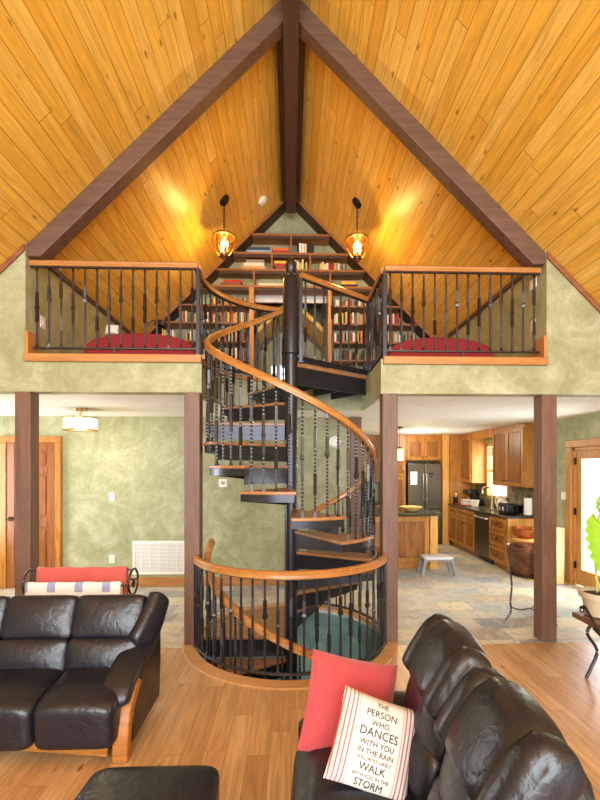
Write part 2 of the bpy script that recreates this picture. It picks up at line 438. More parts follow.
# outer walls
struct('wall_left', MB().box(-4.75, -4.65, 4.28, 4.7, 0, CZ).box(-4.75, -4.65, 5.9, 6.4, 0, CZ).box(-4.75, -4.65, 4.7, 5.9, 0, .5).box(-4.75, -4.65, 4.7, 5.9, 2.15, CZ), green, label='left hall wall')
struct('wall_back', B(-4.75, .86, 6.25, 6.37, 0, CZ), green, label='green plaster back wall of the hall')
struct('wall_kitchen_left', B(.74, .86, 6.37, 10.2, 0, CZ), green, label='kitchen side wall')
struct('wall_kitchen_back', B(.74, 4.24, 10.2, 10.3, 0, CZ), green, label='kitchen back wall')
WX = 4.12
struct('wall_right', MB().box(WX, WX + .12, 4.28, 5.22, 0, CZ).box(WX, WX + .12, 6.17, 7.98, 0, CZ).box(WX, WX + .12, 5.22, 6.17, 2.0, CZ).box(WX, WX + .12, 7.98, 8.9, 0, 1.08)
       .box(WX, WX + .12, 7.98, 8.9, 2.2, CZ).box(WX, WX + .12, 8.9, 10.3, 0, CZ), green, label='right wall of dining side and kitchen')
struct('wall_side_left', B(-4.8, -4.65, -4.1, 4.28, 0, 2.2), green, label='front room left wall')
struct('wall_side_right', B(4.15, 4.3, -4.1, 4.28, 0, 2.2), green, label='front room right wall')
# unseen window gable behind the camera, opened wide for soft frontal light
m = MB().box(-4.7, -3.2, -4.2, -4.1, 0, 3.3).box(3.2, 4.3, -4.2, -4.1, 0, 3.3).box(-3.2, 3.2, -4.2, -4.1, 0, .25)
struct('wall_rear', m, green, label='wall around the gable windows behind the camera')
m = MB()
for x in (-3.2, -1.6, 0, 1.6, 3.2): m.box(x - .05, x + .05, -4.2, -4.1, .25, 6.2 - abs(x) )
m.box(-3.2, 3.2, -4.2, -4.1, 2.5, 2.62).box(-3.2, 3.2, -4.2, -4.1, .25, .33)
struct('window_1', m, oak, label='unseen gable window frame behind the camera, made wide for light')
# exposed timbers ------------------------------------------------------------
for sg, nm in ((-1, 'left'), (1, 'right')):
    lab = 'dark brown sloping rafter beam crossing the %s ceiling slope' % nm
    P = [(sg * 2.497, roofz(2.497)), (sg * 2.497, 3.70), (sg * 2.375, 3.70), (sg * .0, roofz(0) - .235), (0, RIDGE)]
    o = MB().prism(P[::sg], YW + .01, YW + .16, 'Y').build('rafter_beam', timber_x, bevel=.008)
    tag(o, lab, 'beam', 'sloping rafter beams')
o = B(-.078, .078, -2.5, YB - .33, 5.95, 6.26).build('ridge_beam', timber_y, bevel=.006); tag(o, 'long dark brown ridge beam along the peak of the ceiling', 'beam')
struct('trim_21', MB().box(-.15, -.078, 4.2, YB - .35, 6.13, 6.18).box(.078, .15, 4.2, YB - .35, 6.13, 6.18), timber_y, label='trim beside the ridge beam')
for xa, xb_, nm in ((-2.60, -2.455, 'far left timber post beside the wooden door'), (-1.018, -.87, 'timber post left of the round stair well'),
                    (.885, 1.035, 'timber post right of the round stair well'), (2.453, 2.603, 'far right timber post in front of copper bucket')):
    o = B(xa, xb_, YW, YW + .148, 0, HB).build('timber_post', timber, bevel=.006); tag(o, 'square brown ' + nm, 'post', 'square timber posts')
o = B(.86, 1.02, 6.17, 6.33, 0, CZ).build('timber_post', timber, bevel=.006)
tag(o, 'square brown timber post at the end of the green wall by the kitchen', 'post', 'square timber posts')
# skirting
struct('baseboard_back', B(-3.30, .86, 6.225, 6.25, 0, .13), oak_x, .004, label='oak baseboard of the green back wall')
struct('baseboard_right', B(WX - .025, WX, 6.3, 6.85, 0, .13), oak_y, .004, label='oak baseboard by the glass door')

# ------------------------------------------------------------------ door in the hall
def door_mesh(w, h, t=.04):
    st, m = .11, MB()
    m.box(0, w, 0, t * .55, 0, h)
    for x in (0, w - st): m.box(x, x + st, -t * .45, 0, 0, h)
    for z0, z1 in ((0, .22), (.86, 1.0), (1.62, 1.72), (h - .12, h)): m.box(st, w - st, -t * .44, .0, z0, z1)
    for z0, z1 in ((.22, .86), (1.0, 1.62), (1.72, h - .12)): m.box(w / 2 - .05, w / 2 + .05, -t * .43, 0, z0, z1)
    for x0, x1 in ((st, w / 2 - .05), (w / 2 + .05, w - st)):
        for z0, z1 in ((.22, .86), (1.0, 1.62), (1.72, h - .12)):
            m.box(x0 + .03, x1 - .03, -t * .3, .002, z0 + .03, z1 - .03)
    return m
d = thing('door_1', 'brown panelled wooden door with oak casing behind the far left post', 'door', (-4.06, 6.25, 0), kind='structure')
cs = MB().box(-.06, .04, -.06, .02, 0, 2.06).box(.72, .80, -.06, .02, 0, 2.06).box(-.06, .80, -.064, .02, 2.06, 2.15)
cs.build('casing', alder, d, bevel=.005)
dm = door_mesh(.68, 2.06).build('door_leaf', doorw, d, loc=(.04, -.026, 0), bevel=.006)
h = MB().cyl((.06, 0, -.012), .035, .024, 16, Matrix.Rotation(0, 4, 'X')).build('handle_plate', bronze, d, loc=(.1, -.03, .98), rot=(PI / 2, 0, 0))
h.location = (.04, -.045, .98)
MB().box(-.015, .09, -.075, -.055, -.01, .012).cyl((0, 0, 0), .012, .06, 10, Matrix.Rotation(PI / 2, 4, 'X')).build('lever_handle', bronze, d, loc=(.10, -.045, .98), bevel=.004)

# ------------------------------------------------------------------ kitchen window and glass door on the right wall
w = thing('window_2', 'kitchen window above the sink with pale wood frame', 'window', (WX, 8.44, 1.08), kind='structure')
fm = MB().box(-.03, .10, -.46, -.40, 0, 1.12).box(-.03, .10, .40, .46, 0, 1.12).box(-.03, .10, -.46, .46, 0, .06).box(-.03, .10, -.46, .46, 1.06, 1.12).box(.02, .06, -.4, .4, .54, .58)
fm.build('window_frame', alder_l, w, bevel=.004)
B(.035, .04, -.4, .4, .06, 1.06).build('pane', glass, w)
B(-.012, .012, -.36, .36, .86, 1.04).build('roller_blind', whitep, w, loc=(-.045, 0, 0), bevel=.01)
d = thing('door_2', 'glazed door in honey oak frame on the right wall', 'door', (WX, 5.22, 0), kind='structure')
cs = MB().box(-.03, .01, .95, 1.06, 0, 2.0).box(-.03, .01, -.11, 0, 0, 2.0).box(-.034, .01, -.13, 1.08, 2.0, 2.1)
cs.build('casing', oak, d, bevel=.005)
MB().box(0, .12, .9, .95, 0, 2.0).box(0, .12, 0, .05, 0, 2.0).box(0, .12, 0, .95, 1.95, 2.0).build('jamb', oak, d, bevel=.003)
MB().box(.02, .065, .79, .9, .02, 1.95).box(.02, .065, .05, .16, .02, 1.95).box(.02, .065, .16, .79, .02, .25).box(.02, .065, .16, .79, 1.83, 1.95).build('door_leaf', oak, d, bevel=.004)
B(.04, .046, .16, .79, .25, 1.83).build('pane', glass, d)
for z in (.25, 1.02, 1.75): B(-.008, .012, .885, .912, z, z + .1).build('hinge', bronze, d)
# ground outside
struct('floor', B(4.4, 30, -2, 25, -.3, -.2), plain('outside_ground', (240, 240, 238), .9), label='pale ground outside the glass door')
w = thing('window_3', 'unseen hall window on the left, added for light', 'window', (-4.7, 5.3, .5), kind='structure')  # unseen window put in to let light into the hall
MB().box(-.05, .05, -.6, -.54, 0, 1.65).box(-.05, .05, .54, .6, 0, 1.65).box(-.05, .05, -.6, .6, 0, .06).box(-.05, .05, -.6, .6, 1.59, 1.65).box(-.03, .03, -.03, .03, 0, 1.65).build('window_frame', oak, w)

# ------------------------------------------------------------------ niche behind the bookcase
NX, NT = .62, 4.79
struct('wall_loft_back', MB().prism([(-2.5, LF), (-NX, LF), (-NX, roofz(NX)), (-2.5, roofz(2.5))], YB, YB + .1, 'Y').prism([(NX, LF), (2.5, LF), (2.5, roofz(2.5)), (NX, roofz(NX))], YB, YB + .1, 'Y')
       .prism([(-NX, NT), (NX, NT), (NX, roofz(NX)), (0, RIDGE), (-NX, roofz(NX))], YB, YB + .1, 'Y'), green, label='green gable wall of the loft behind the bookcase')
NE = 8.75; az = 4.86
struct('wall_niche', MB().box(-NX - .1, -NX, YB + .1, NE + .1, LF, 5.7).box(NX, NX + .1, YB + .1, NE + .1, LF, 5.7).prism([(-NX, az), (NX, az), (NX, 5.7), (0, RIDGE), (-NX, 5.7)], NE, NE + .1, 'Y')
       .box(-NX, -.42, NE, NE + .1, LF, az).box(-.04, NX, NE, NE + .1, LF, az).box(-.42, -.04, NE, NE + .1, LF, 3.42).box(-.42, -.04, NE, NE + .1, 3.80, az), green, label='green walls of the alcove behind the bookcase')
for sg in (-1, 1):
    m = MB().prism([(0, az - .12), (sg * NX, az - .12 - NX * .95), (sg * NX, az - .02 - NX * .95), (0, az - .02)][::-sg], YB + .35, NE, 'Y')
    struct('ceiling', m, pine, label='pine slope inside the alcove, %s' % ('left' if sg < 0 else 'right'))
    m = MB().prism([(0, az - .12), (sg * NX, az - .12 - NX * .95), (sg * NX, az - .21 - NX * .95), (0, az - .21)][::sg], NE - .03, NE, 'Y')
    struct('trim_%d' % (24 + sg), m, timber_x, label='dark trim under the alcove slope, %s' % ('left' if sg < 0 else 'right'))
struct('wall_alcove_top', B(-NX, NX, YB + .02, YB + .06, 4.60, NT), whitec, label='pale panel above the alcove')
struct('floor', B(-NX, NX, YB, NE, LF - .1, LF), tread_w, label='alcove floor')
w = thing('window_4', 'small bright window low in the alcove', 'window', (-.23, NE, 3.42), kind='structure')
MB().box(-.19, -.165, -.01, .06, 0, .38).box(.165, .19, -.01, .06, 0, .38).box(-.19, .19, -.01, .06, 0, .025).box(-.19, .19, -.01, .06, .355, .38).box(-.008, .008, .0, .04, 0, .38).box(-.19, .19, .0, .04, .18, .197).build('window_frame', whitep, w)
B(-.165, .165, .02, .025, .025, .355).build('pane', glass, w)
# ================================================================== SPIRAL STAIR AND RAILINGS
RISE = .2154; SR = .86; PR = .065
def twisted_bar(kind, h=1.0):
    """square bar of height h, alternately twisted and flat, with a small knuckle"""
    m = MB(); s = .0155
    if kind == 0: segs = [(.05, 0), (.27, 1), (.16, 2), (.04, 3), (.16, 2), (.27, 1), (.05, 0)]
    elif kind == 1: segs = [(.05, 0), (.52, 1), (.06, 3), (.14, 2), (.18, 1), (.05, 0)]
    else: segs = [(.05, 0), (.16, 1), (.18, 2), (.22, 1), (.18, 2), (.16, 1), (.05, 0)]
    path, sc, tw = [], [], []; z = 0; a = 0
    for f, k in segs:
        n = max(2, int(f * 90)) if k == 1 else 2
        if k == 3: n = 4
        for i in range(n + 1):
            t = i / n
            path.append((0, 0, z + f * h * t + (1e-4 if i == 0 else 0)))
            sc.append({0: 1, 1: 1, 2: 1.45, 3: 1.45 + .7 * sin(PI * t)}[k])
            tw.append(a + (t * f * h * 46 if k == 1 else 0))
        if k == 1: a += f * h * 46
        z += f * h
    q = s / 2
    m.sweep(path, [(q, q), (-q, q), (-q, -q), (q, -q)], (0, 1, 0), scale=sc, twist=tw)
    m.box(-.013, .013, -.013, .013, 0, .018)
    return m
BAR = [twisted_bar(k).data('baluster', iron, 20) for k in range(3)]
def baluster(parent, loc, h, kind):
    o = bpy.data.objects.new('baluster', BAR[kind % 3]); COL.objects.link(o); o.parent = parent
    o.location = loc; o.scale = (1, 1, h); o.rotation_euler = (0, 0, R.uniform(0, 1.5)); return o
RP = [(-.03, -.03), (.03, -.03), (.032, -.012), (.026, 0), (.031, .012), (.02, .028), (0, .032), (-.02, .028), (-.031, .012), (-.026, 0), (-.032, -.012)]
# ---- the spiral stair
st = thing('spiral_staircase', 'black steel spiral staircase with oak treads and a coiling oak handrail', 'staircase', (SX, SY, 0))
MB().lathe([(PR, -2.75), (PR, 2.84), (.082, 2.85), (.082, 3.60), (.07, 3.62)], n=28).build('centre_pole', steel, st)
fin = MB().lathe([(.07, 3.62), (.05, 3.635), (.03, 3.65), (.028, 3.67), (.045, 3.69), (.05, 3.715), (.052, 3.74), (.047, 3.775), (.032, 3.80), (.018, 3.825), (1e-5, 3.84)], n=20)
for i in range(8):
    a = i * PI / 4; fin.tube([(.036 * cos(a), .036 * sin(a), 3.675), (.054 * cos(a + .25), .054 * sin(a + .25), 3.72), (.052 * cos(a + .55), .052 * sin(a + .55), 3.76), (.025 * cos(a + .8), .025 * sin(a + .8), 3.81)], .006, 6)
fin.build('finial', iron, st)
def tread(a0, z, span=30, over=3, riser=True, first=True):
    """pie tread: nosing edge at angle a0, going clockwise (up); wood top, steel pan, riser plate"""
    r0, r1 = PR - .005, SR
    pts = arc(0, 0, r1, a0 + over, a0 - span, 8)
    inner = arc(0, 0, r0, a0 - span - 2, a0 + over + 8, 4)
    t = MB().prism((pts + inner)[::-1], z - .028, z).build('tread', tread_w, st, bevel=.005)
    p2 = arc(0, 0, r1 - .012, a0 + over - 1.2, a0 - span + .3, 8); i2 = arc(0, 0, r0, a0 - span, a0 + over + 4, 4)
    pan = MB()
    pan.prism((p2 + i2)[::-1], z - .034, z - .028)
    q = [(x, y, z - .06) for x, y in p2]
    pan.sweep(q, [(-.004, -.03), (.004, -.03), (.004, .032), (-.004, .032)])           # rim following the outer edge
    for aa, hh in ((a0 + over - 1.4, .055), (a0 - span + .6, .10)):
        c, s_ = cos(rad(aa)), sin(rad(aa)); nx, ny = -s_ * .004, c * .004
        A = Vector((c * r0, s_ * r0)); E = Vector((c * (r1 - .014), s_ * (r1 - .014)))
        vs = [(A.x + k * nx, A.y + k * ny, z - .03) for k in (-1, 1)] + [(A.x + k * nx, A.y + k * ny, z - .03 - hh - .05) for k in (1, -1)]
        ve = [(E.x + k * nx, E.y + k * ny, z - .03) for k in (-1, 1)] + [(E.x + k * nx, E.y + k * ny, z - .03 - .06) for k in (1, -1)]
        pan.add(vs + ve, [(3, 2, 1, 0), (4, 5, 6, 7)] + [(i, (i + 1) % 4, 4 + (i + 1) % 4, 4 + i) for i in range(4)])
    pan.build('tread_pan', steel, t)
    if riser:
        aa = a0 + .5; c, s_ = cos(rad(aa)), sin(rad(aa)); nx, ny = -s_ * .003, c * .003
        A = (c * r0, s_ * r0); E = (c * (r1 - .06), s_ * (r1 - .06)); rz = MB(); vs = []
        for (P, zb) in ((A, z - .175), (E, z - .165)):
            vs += [(P[0] - nx, P[1] - ny, z - .03), (P[0] + nx, P[1] + ny, z - .03), (P[0] + nx, P[1] + ny, zb), (P[0] - nx, P[1] - ny, zb)]
        rz.add(vs, [(3, 2, 1, 0), (4, 5, 6, 7)] + [(i, (i + 1) % 4, 4 + (i + 1) % 4, 4 + i) for i in range(4)])
        rz.build('riser', steel, t)
    return t
def zr(phi): return (90 - phi) / 30 * RISE + 1.08           # top of the handrail along the stair
for k in range(1, 13):
    a0 = 90 - 30 * (k - 1); tread(a0, k * RISE)
    for j, da in enumerate((1, 8.5, 16, 23.5)):
        a = a0 - da
        if a > 78: continue
        baluster(st, (.825 * cos(rad(a)), .825 * sin(rad(a)), k * RISE), zr(a) - .05 - k * RISE, k + j)
# floor level landing (north-west quarter) and the flight going down
def quarter(name, a_lo, a_hi, z, r):
    pts = arc(0, 0, r, a_lo, a_hi, 14); t = MB().prism(pts + [(PR * cos(rad(a_hi)), PR * sin(rad(a_hi))), (PR * cos(rad(a_lo)), PR * sin(rad(a_lo)))], z - .03, z).build(name, tread_w, st, bevel=.004)
    return t
t = quarter('landing_tread', 90, 180, 0, .94)
pm = MB()
for a in (180, 90):
    c, s_ = cos(rad(a)), sin(rad(a)); pm.box(PR, .92, -.006, .006, -.2, -.03, Matrix.Rotation(rad(a), 4, 'Z'))
pm.prism(arc(0, 0, .93, 90, 180, 14) + [(0, 0)], -.05, -.031)
pm.build('landing_pan', steel, t)
for k in range(1, 9):
    a1 = 180 + 30 * k                                        # going down counter-clockwise; nosing on the low side
    tread(a1, -RISE * k)
    for da in (5, 15, 25):
        a = a1 - da; z = 1.08 - .16 - (a - 180) / 30 * RISE
        baluster(st, (.825 * cos(rad(a)), .825 * sin(rad(a)), -RISE * k), max(.3, z - .05 + RISE * k), k)
n = 100
MB().sweep([(.825 * cos(rad(a)), .825 * sin(rad(a)), zr(a) - .03) for a in [80 - i * 348 / n for i in range(n + 1)]], RP).build('handrail', rail, st, smooth=50)
MB().sweep([(.825 * cos(rad(a)), .825 * sin(rad(a)), .92 - .03 - (a - 180) / 30 * RISE) for a in [172 + i * 230 / 60 for i in range(61)]], RP).build('lower_handrail', rail, st, smooth=50)
MB().sweep([(.80, -.1 + .002 * i, zr(0) - .42 + 0 * i) for i in range(2)], RP) if False else None
# top landing
pts = [(PR * .8, PR * .5), (.89, .66), (.89, .99), (0.0, .99)]
t = MB().prism(pts, 2.735, 2.775).build('landing_tread', tread_w, st, bevel=.004)
lm = MB()
v = Vector((.89 - .05, .66 - .03)); L = v.length; ang = math.atan2(v.y, v.x)
lm.box(.02, L, -.008, .008, -.0, .0)if False else None
M_ = Matrix.Translation((.05, .03, 0)) @ Matrix.Rotation(ang, 4, 'Z')
lm.box(0, L, 0, .012, 2.55, 2.735, M_)
lm.prism(pts, 2.69, 2.735)
for i in range(3): lm.box(L * (.28 + .3 * i), L * (.28 + .3 * i) + .012, .01, .36 + .1 * i, 2.55, 2.69, M_)
lm.build('landing_pan', steel, t)
MB().box(0, L, -.012, .02, 2.79, 2.83, M_).build('landing_kerb', steel, t)

# ---- guard rails
def guard(name, label, path, zb, zt, newels, n_bal, kind0=0, railmat=None, closed=False, gap=.075, posts=True, feet=None, base=(0, 0, 0), caps=True):
    root = thing(name, label, 'railing', base)
    P = [Vector((x, y)) for x, y in path]; seg = [0]
    for a, b in zip(P, P[1:]): seg.append(seg[-1] + (b - a).length)
    T = seg[-1]
    def pt(s):
        for i in range(len(P) - 1):
            if s <= seg[i + 1] + 1e-9: return P[i].lerp(P[i + 1], (s - seg[i]) / max(1e-9, seg[i + 1] - seg[i]))
        return P[-1]
    MB().sweep([(x, y, zt - .03) for x, y in path], RP).build('top_rail', railmat or rail, root, smooth=50)
    MB().sweep([(x, y, zt - .066) for x, y in path], rrect(.026, .010, .002, 1)).build('rail_channel', iron, root)
    MB().sweep([(x, y, zb + gap) for x, y in path], rrect(.030, .018, .003, 1)).build('bottom_rail', iron, root)
    for s, zz in newels:
        p = pt(s * T); o = MB().box(-.019, .019, -.019, .019, zb, zt - .06).box(-.026, .026, -.026, .026, zb, zb + .02).build('newel', steel, root, bevel=.003); o.location = (p.x, p.y, 0)
    for s in feet or []:
        p = pt(s * T); o = MB().box(-.012, .012, -.012, .012, zb, zb + gap).box(-.038, .038, -.03, .03, zb, zb + .012).build('foot', iron, root, bevel=.002); o.location = (p.x, p.y, 0)
    for i in range(n_bal):
        p = pt(T * (i + .5) / n_bal); baluster(root, (p.x, p.y, zb + gap), zt - .062 - zb - gap, kind0 + i)
    return root
# well guard: front arc post to post, and the arc behind the right post
aF = math.degrees(math.asin((4.10 - SY) / .93))
fr = arc(0, 0, .93, aF, -180 - aF, 48)
guard('well_railing', 'curved low railing with oak top around the front of the stair well', fr, 0, .88, [(.0, 0), (1, 0)], 23, 0, gap=.06, feet=[0.02, .5, .98], base=(SX, SY, 0))
g = thing('well_railing', 'curved iron railing behind the stair well between post and slate floor', 'railing', (SX, SY, 0))
bk = arc(0, 0, .93, 6, 88, 30)
MB().sweep([(x, y, .06) for x, y in bk], rrect(.030, .018, .003, 1)).build('bottom_rail', iron, g)
MB().sweep([(x, y, .85) for x, y in bk], RP).build('top_rail', rail, g, smooth=50)
for i in range(11): 
    a = rad(6 + 82 * (i + .5) / 11); baluster(g, (.93 * cos(a), .93 * sin(a), .06), .76, i)
# loft railings
YR = 4.2
guard('loft_railing', 'straight loft railing with twisted iron bars, left of the stairs', [(-2.49, 0), (-.90, 0)], 2.775, 3.69, [(1, 0)], 14, 0, oak_x, feet=[.5], base=(0, YR, 0))
guard('loft_railing', 'straight loft railing with twisted iron bars, right of the stairs', [(.92, 0), (2.47, 0)], 2.775, 3.69, [(0, 0)], 14, 1, oak_x, feet=[.5], base=(0, YR, 0))
for x in (-1.75, 1.75): pass
lc = arc(0, .22, .93, 193, 100, 30)
guard('loft_railing', 'curved loft railing sweeping from the left railing to the centre pole', lc, 2.775, 3.69, [(1, 0)], 13, 1, base=(0, YR, 0), gap=.06)
guard('loft_railing', 'short loft railing running back from the right railing to the landing', [(.92, .04), (.92, .80)], 2.775, 3.69, [], 6, 0, base=(0, YR, 0), gap=.06)
guard('landing_railing', 'railing with dark bars on the top landing between pole and right loft railing', [(.10, .20), (.90, .82)], 2.775, 3.70, [(0, 0), (1, 0)], 8, 2, base=(0, YR, 0), gap=.06)
# ================================================================== SEATING IN FRONT
# ---- left sofa (seat modules .46 m wide, right arm at X = -.94)
sx = -1.0
so = thing('sofa', 'black leather sofa with curved wooden arm front at the left edge', 'sofa', (-1.9, 2.85, 0))
ox, oy = 1.9, -2.85
def L(x, y, z): return (x + ox, y + oy, z)
MODS = [(-1.455, -1.0), (-1.915, -1.455), (-2.375, -1.915)]
rotx = lambda a: Matrix.Rotation(rad(a), 4, 'X')
for x0, x1 in MODS:
    cx = (x0 + x1) / 2; w = x1 - x0 + .006
    def seatfn(v, q):
        y = v.y; z = v.z
        fr = max(0, -(y) / .24)                       # roll down over the front edge
        z -= .045 * fr ** 2.2 + .02 * (1 - q[0] ** 2) * 0
        z += .02 * (1 - abs(q[0]) ** 3) * (1 if z > 0 else 0)
        return (v.x, y, z)
    MB().puff(L(cx, 2.67, .275), (w, .46, .25), 9, 18, rotx(4), seatfn).build('seat_cushion', leath, so, smooth=60)
    def bk(v, q): return (v.x, v.y - .03 * (1 - q[0] ** 2) * (1 - q[2] ** 2), v.z)
    MB().puff(L(cx, 2.90, .455), (w, .17, .235), 9, 16, rotx(-14), bk).build('lumbar_cushion', leath, so, smooth=60)
    MB().puff(L(cx, 3.00, .675), (w, .17, .29), 10, 16, rotx(-20), bk).build('back_cushion', leath, so, smooth=60)
# wood base with arched lower edge
pl = [(-2.4, .15), (-2.4, .03)] + [(-2.4 + .12 + 1.06 * t, .045 + .035 * sin(PI * t)) for t in [i / 16 for i in range(17)]] + [(-1.06, .03), (-1.06, .15)]
MB().prism([(x + ox, z) for x, z in pl], 2.515 + oy, 2.55 + oy, 'Y').build('base_rail', sofawood, so, bevel=.005)
MB().box(*[a + b for a, b in zip((-2.4, -1.05), (ox, ox))], 2.55 + oy, 3.05 + oy, .06, .16).build('seat_deck', blackp, so)
MB().box(-2.4 + ox, -1.0 + ox, 3.04 + oy, 3.10 + oy, .08, .62, None).build('back_panel', leath, so, bevel=.01)
# arm: leather side panel, bent wood front, padded top, wing beside the back
side = [(2.60, .06), (3.13, .06), (3.16, .30), (3.16, .62), (2.98, .50), (2.78, .41), (2.68, .33), (2.60, .18)]
MB().prism([(y + oy, z) for y, z in side], -1.03 + ox, -.945 + ox, 'X').build('arm_panel', leath, so, bevel=.012)
cv = [(2.50, .0), (2.505, .10), (2.525, .20), (2.56, .29), (2.62, .36), (2.70, .40)]
cv2 = [(2.76, .355), (2.68, .315), (2.625, .25), (2.585, .17), (2.57, .10), (2.565, .0)]
MB().prism([(y + oy, z) for y, z in cv + cv2], -1.03 + ox, -.94 + ox, 'X').build('arm_front', sofawood, so, bevel=.008)
ap = [(-1.045, 2.54, .30), (-1.04, 2.60, .375), (-1.03, 2.70, .44), (-1.02, 2.82, .485), (-1.005, 2.95, .515), (-.995, 3.04, .52)]
el = lambda a, b, p=2.6, n=20: [(a * math.copysign(abs(cos(2 * PI * i / n)) ** (2 / p), cos(2 * PI * i / n)), b * math.copysign(abs(sin(2 * PI * i / n)) ** (2 / p), sin(2 * PI * i / n))) for i in range(n)]
def smoothpath(p, n=8):
    out = []
    p = [Vector(q) for q in p]; e = [p[0] * 2 - p[1]] + p + [p[-1] * 2 - p[-2]]
    for i in range(1, len(e) - 2):
        for k in range(n):
            t = k / n; a, b, c, d_ = e[i - 1], e[i], e[i + 1], e[i + 2]
            out.append(.5 * ((2 * b) + (c - a) * t + (2 * a - 5 * b + 4 * c - d_) * t * t + (3 * b - a - 3 * c + d_) * t ** 3))
    out.append(p[-1]); return out
def roundscale(n, k=5, e=.15):
    return [max(e, math.sqrt(max(0, 1 - (1 - min(1, (i + .3) / k)) ** 2))) * max(e, math.sqrt(max(0, 1 - (1 - min(1, (n - 1 - i + .3) / k)) ** 2))) for i in range(n)]
pp = smoothpath([L(*q) for q in ap]); MB().sweep(pp, el(.098, .042), scale=roundscale(len(pp), 5, .2)).build('arm_pad', leath, so, smooth=60)
wp = smoothpath([L(-1.02, 2.88, .50), L(-.985, 2.94, .585), L(-.955, 3.01, .68), L(-.94, 3.07, .76), L(-.935, 3.10, .80)])
MB().sweep(wp, el(.062, .105), scale=roundscale(len(wp), 6, .25)).build('arm_wing', leath, so, smooth=60)

# ---- ottoman
ot = thing('ottoman', 'black leather ottoman at the bottom edge in front of the sofa', 'ottoman', (-.57, 1.64, 0))
def otf(v, q): return (v.x * (1 - .03 * (q[1] > 0) * q[1]), v.y, v.z + .012 * (1 - q[0] ** 2) * (1 - q[1] ** 2))
MB().puff((0, 0, .36), (.555, .48, .13), 9, 16, None, otf).build('cushion', leath, ot, smooth=60)
MB().lathe([(.03, .06), (.03, .29), (.12, .30)], n=20).build('pedestal', oak, ot)
bm = MB().lathe([(.22, 0), (.23, .012), (.22, .03), (1e-4, .031)], n=36).box(-.2, .2, -.025, .025, .03, .06)
bm.build('base', oak_x, ot, bevel=.004)

# ---- loveseat on the right, seen over its backs
ls = thing('loveseat', 'black leather reclining loveseat with padded backs, bottom right', 'sofa', (.40, 1.5, 0), -.05)
ox, oy = -.40, -1.5
roty = lambda a: Matrix.Rotation(rad(a), 4, 'Y')
for yc in (1.80, 1.27):
    def sf(v, q): return (v.x, v.y, v.z + .025 * (1 - q[0] ** 2) * (1 - q[1] ** 2) - .05 * max(0, -q[0]) ** 3)
    MB().puff(L(.29, yc, .36), (.60, .535, .20), 5, 14, roty(-4) if 0 else roty(5), sf).build('seat_cushion', leath, ls, smooth=60)
    # back: lumbar puff, shoulder puff, rolled headrest
    def bf(v, q): return (v.x - .03 * (1 - q[1] ** 2) * (1 - q[2] ** 2), v.y, v.z)
    b = MB().puff(L(.545, yc, .53), (.17, .50, .25), 4, 12, roty(14), bf).build('lumbar_cushion', leath, ls, smooth=60)
    b = MB().puff(L(.60, yc, .69), (.16, .49, .30), 4, 12, roty(16), bf).build('back_cushion', leath, ls, smooth=60)
    hb = MB()
    for dy, wy, th, hz in ((.185, .14, .135, .285), (0, .40, .15, .295), (-.185, .14, .14, .285)):
        def hf(v, q):
            return (v.x + .03 * q[2] - .02 * (1 - q[1] ** 2), v.y, v.z - .012 * (dy != 0) - .015 * q[1] ** 2)
        hb.puff(L(.640 - .004 * (dy != 0), yc + dy, .895), (th, wy, hz), 3.6, 12, roty(20), hf)
    hb.build('headrest', leath, ls, smooth=60)
    MB().puff(L(.685, yc, .62), (.08, .46, .62), 6, 12, roty(15)).build('back_shell', leath, ls, smooth=60)
MB().box(.05 + ox, .72 + ox, 1.02 + oy, 2.06 + oy, .10, .30).build('seat_base', leath, ls, bevel=.02)
def armf(v, q): return (v.x, v.y, v.z - .10 * max(0, -q[0]) ** 2 - .02 * q[1] ** 2)
MB().puff(L(.37, 2.14, .49), (.74, .15, .16), 4, 14, roty(-2), armf).build('arm_pad', leath, ls, smooth=60)
MB().box(.06 + ox, .70 + ox, 2.08 + oy, 2.19 + oy, .08, .46).build('arm_panel', leath, ls, bevel=.025)
for y in (1.1, 1.98):
    for x in (.12, .62): MB().lathe([(.022, 0), (.03, .1)], x + ox, y + oy, 14).build('leg', oak, ls)

# ---- cushions
def cushion(name, mat, w, h, t, label, group=None):
    def f(v, q):
        u, s = q[0], q[2]
        th = (max(0, (1 - u * u)) * max(0, (1 - s * s))) ** .42
        # corners pull out a little, edges draw in
        k = 1 - .05 * (1 - (u * s) ** 2) * max(abs(u), abs(s))
        return (u * w / 2 * k, q[1] * t / 2 * th + (0), s * h / 2 * k)
    o = MB().puff((0, 0, 0), (2, 2, 2), 400, 20, None, lambda v, q: f(v, q)).build(name, mat, smooth=80)
    tag(o, label, 'cushion', group); return o
def orient(o, loc, rx, ry, rz):
    o.matrix_world = Matrix.Translation(loc) @ Matrix.Rotation(rad(rz), 4, 'Z') @ Matrix.Rotation(rad(rx), 4, 'X') @ Matrix.Rotation(rad(ry), 4, 'Y')
c1 = cushion('throw_pillow', redpil, .42, .42, .15, 'coral red plush cushion leaning on the far arm of the loveseat')
orient(c1, (.272, 1.98, .60), -24, 13, 5)
c2 = cushion('throw_pillow', stripe, .325, .335, .13, 'cream cushion with red side stripes and black lettering')
orient(c2, (.33, 1.705, .602), -30, 20, 3)
LINES = [('THE', .026, .122), ('PERSON', .034, .088), ('WHO', .028, .056), ('DANCES', .042, .018), ('WITH YOU', .027, -.014), ('IN THE RAIN', .025, -.042), ('WILL MOST LIKELY', .016, -.063), ('WALK', .036, -.096), ('WITH YOU IN THE', .017, -.118), ('STORM', .034, -.149)]
w, h, t = .325, .335, .13
tm = MB()
dg = None
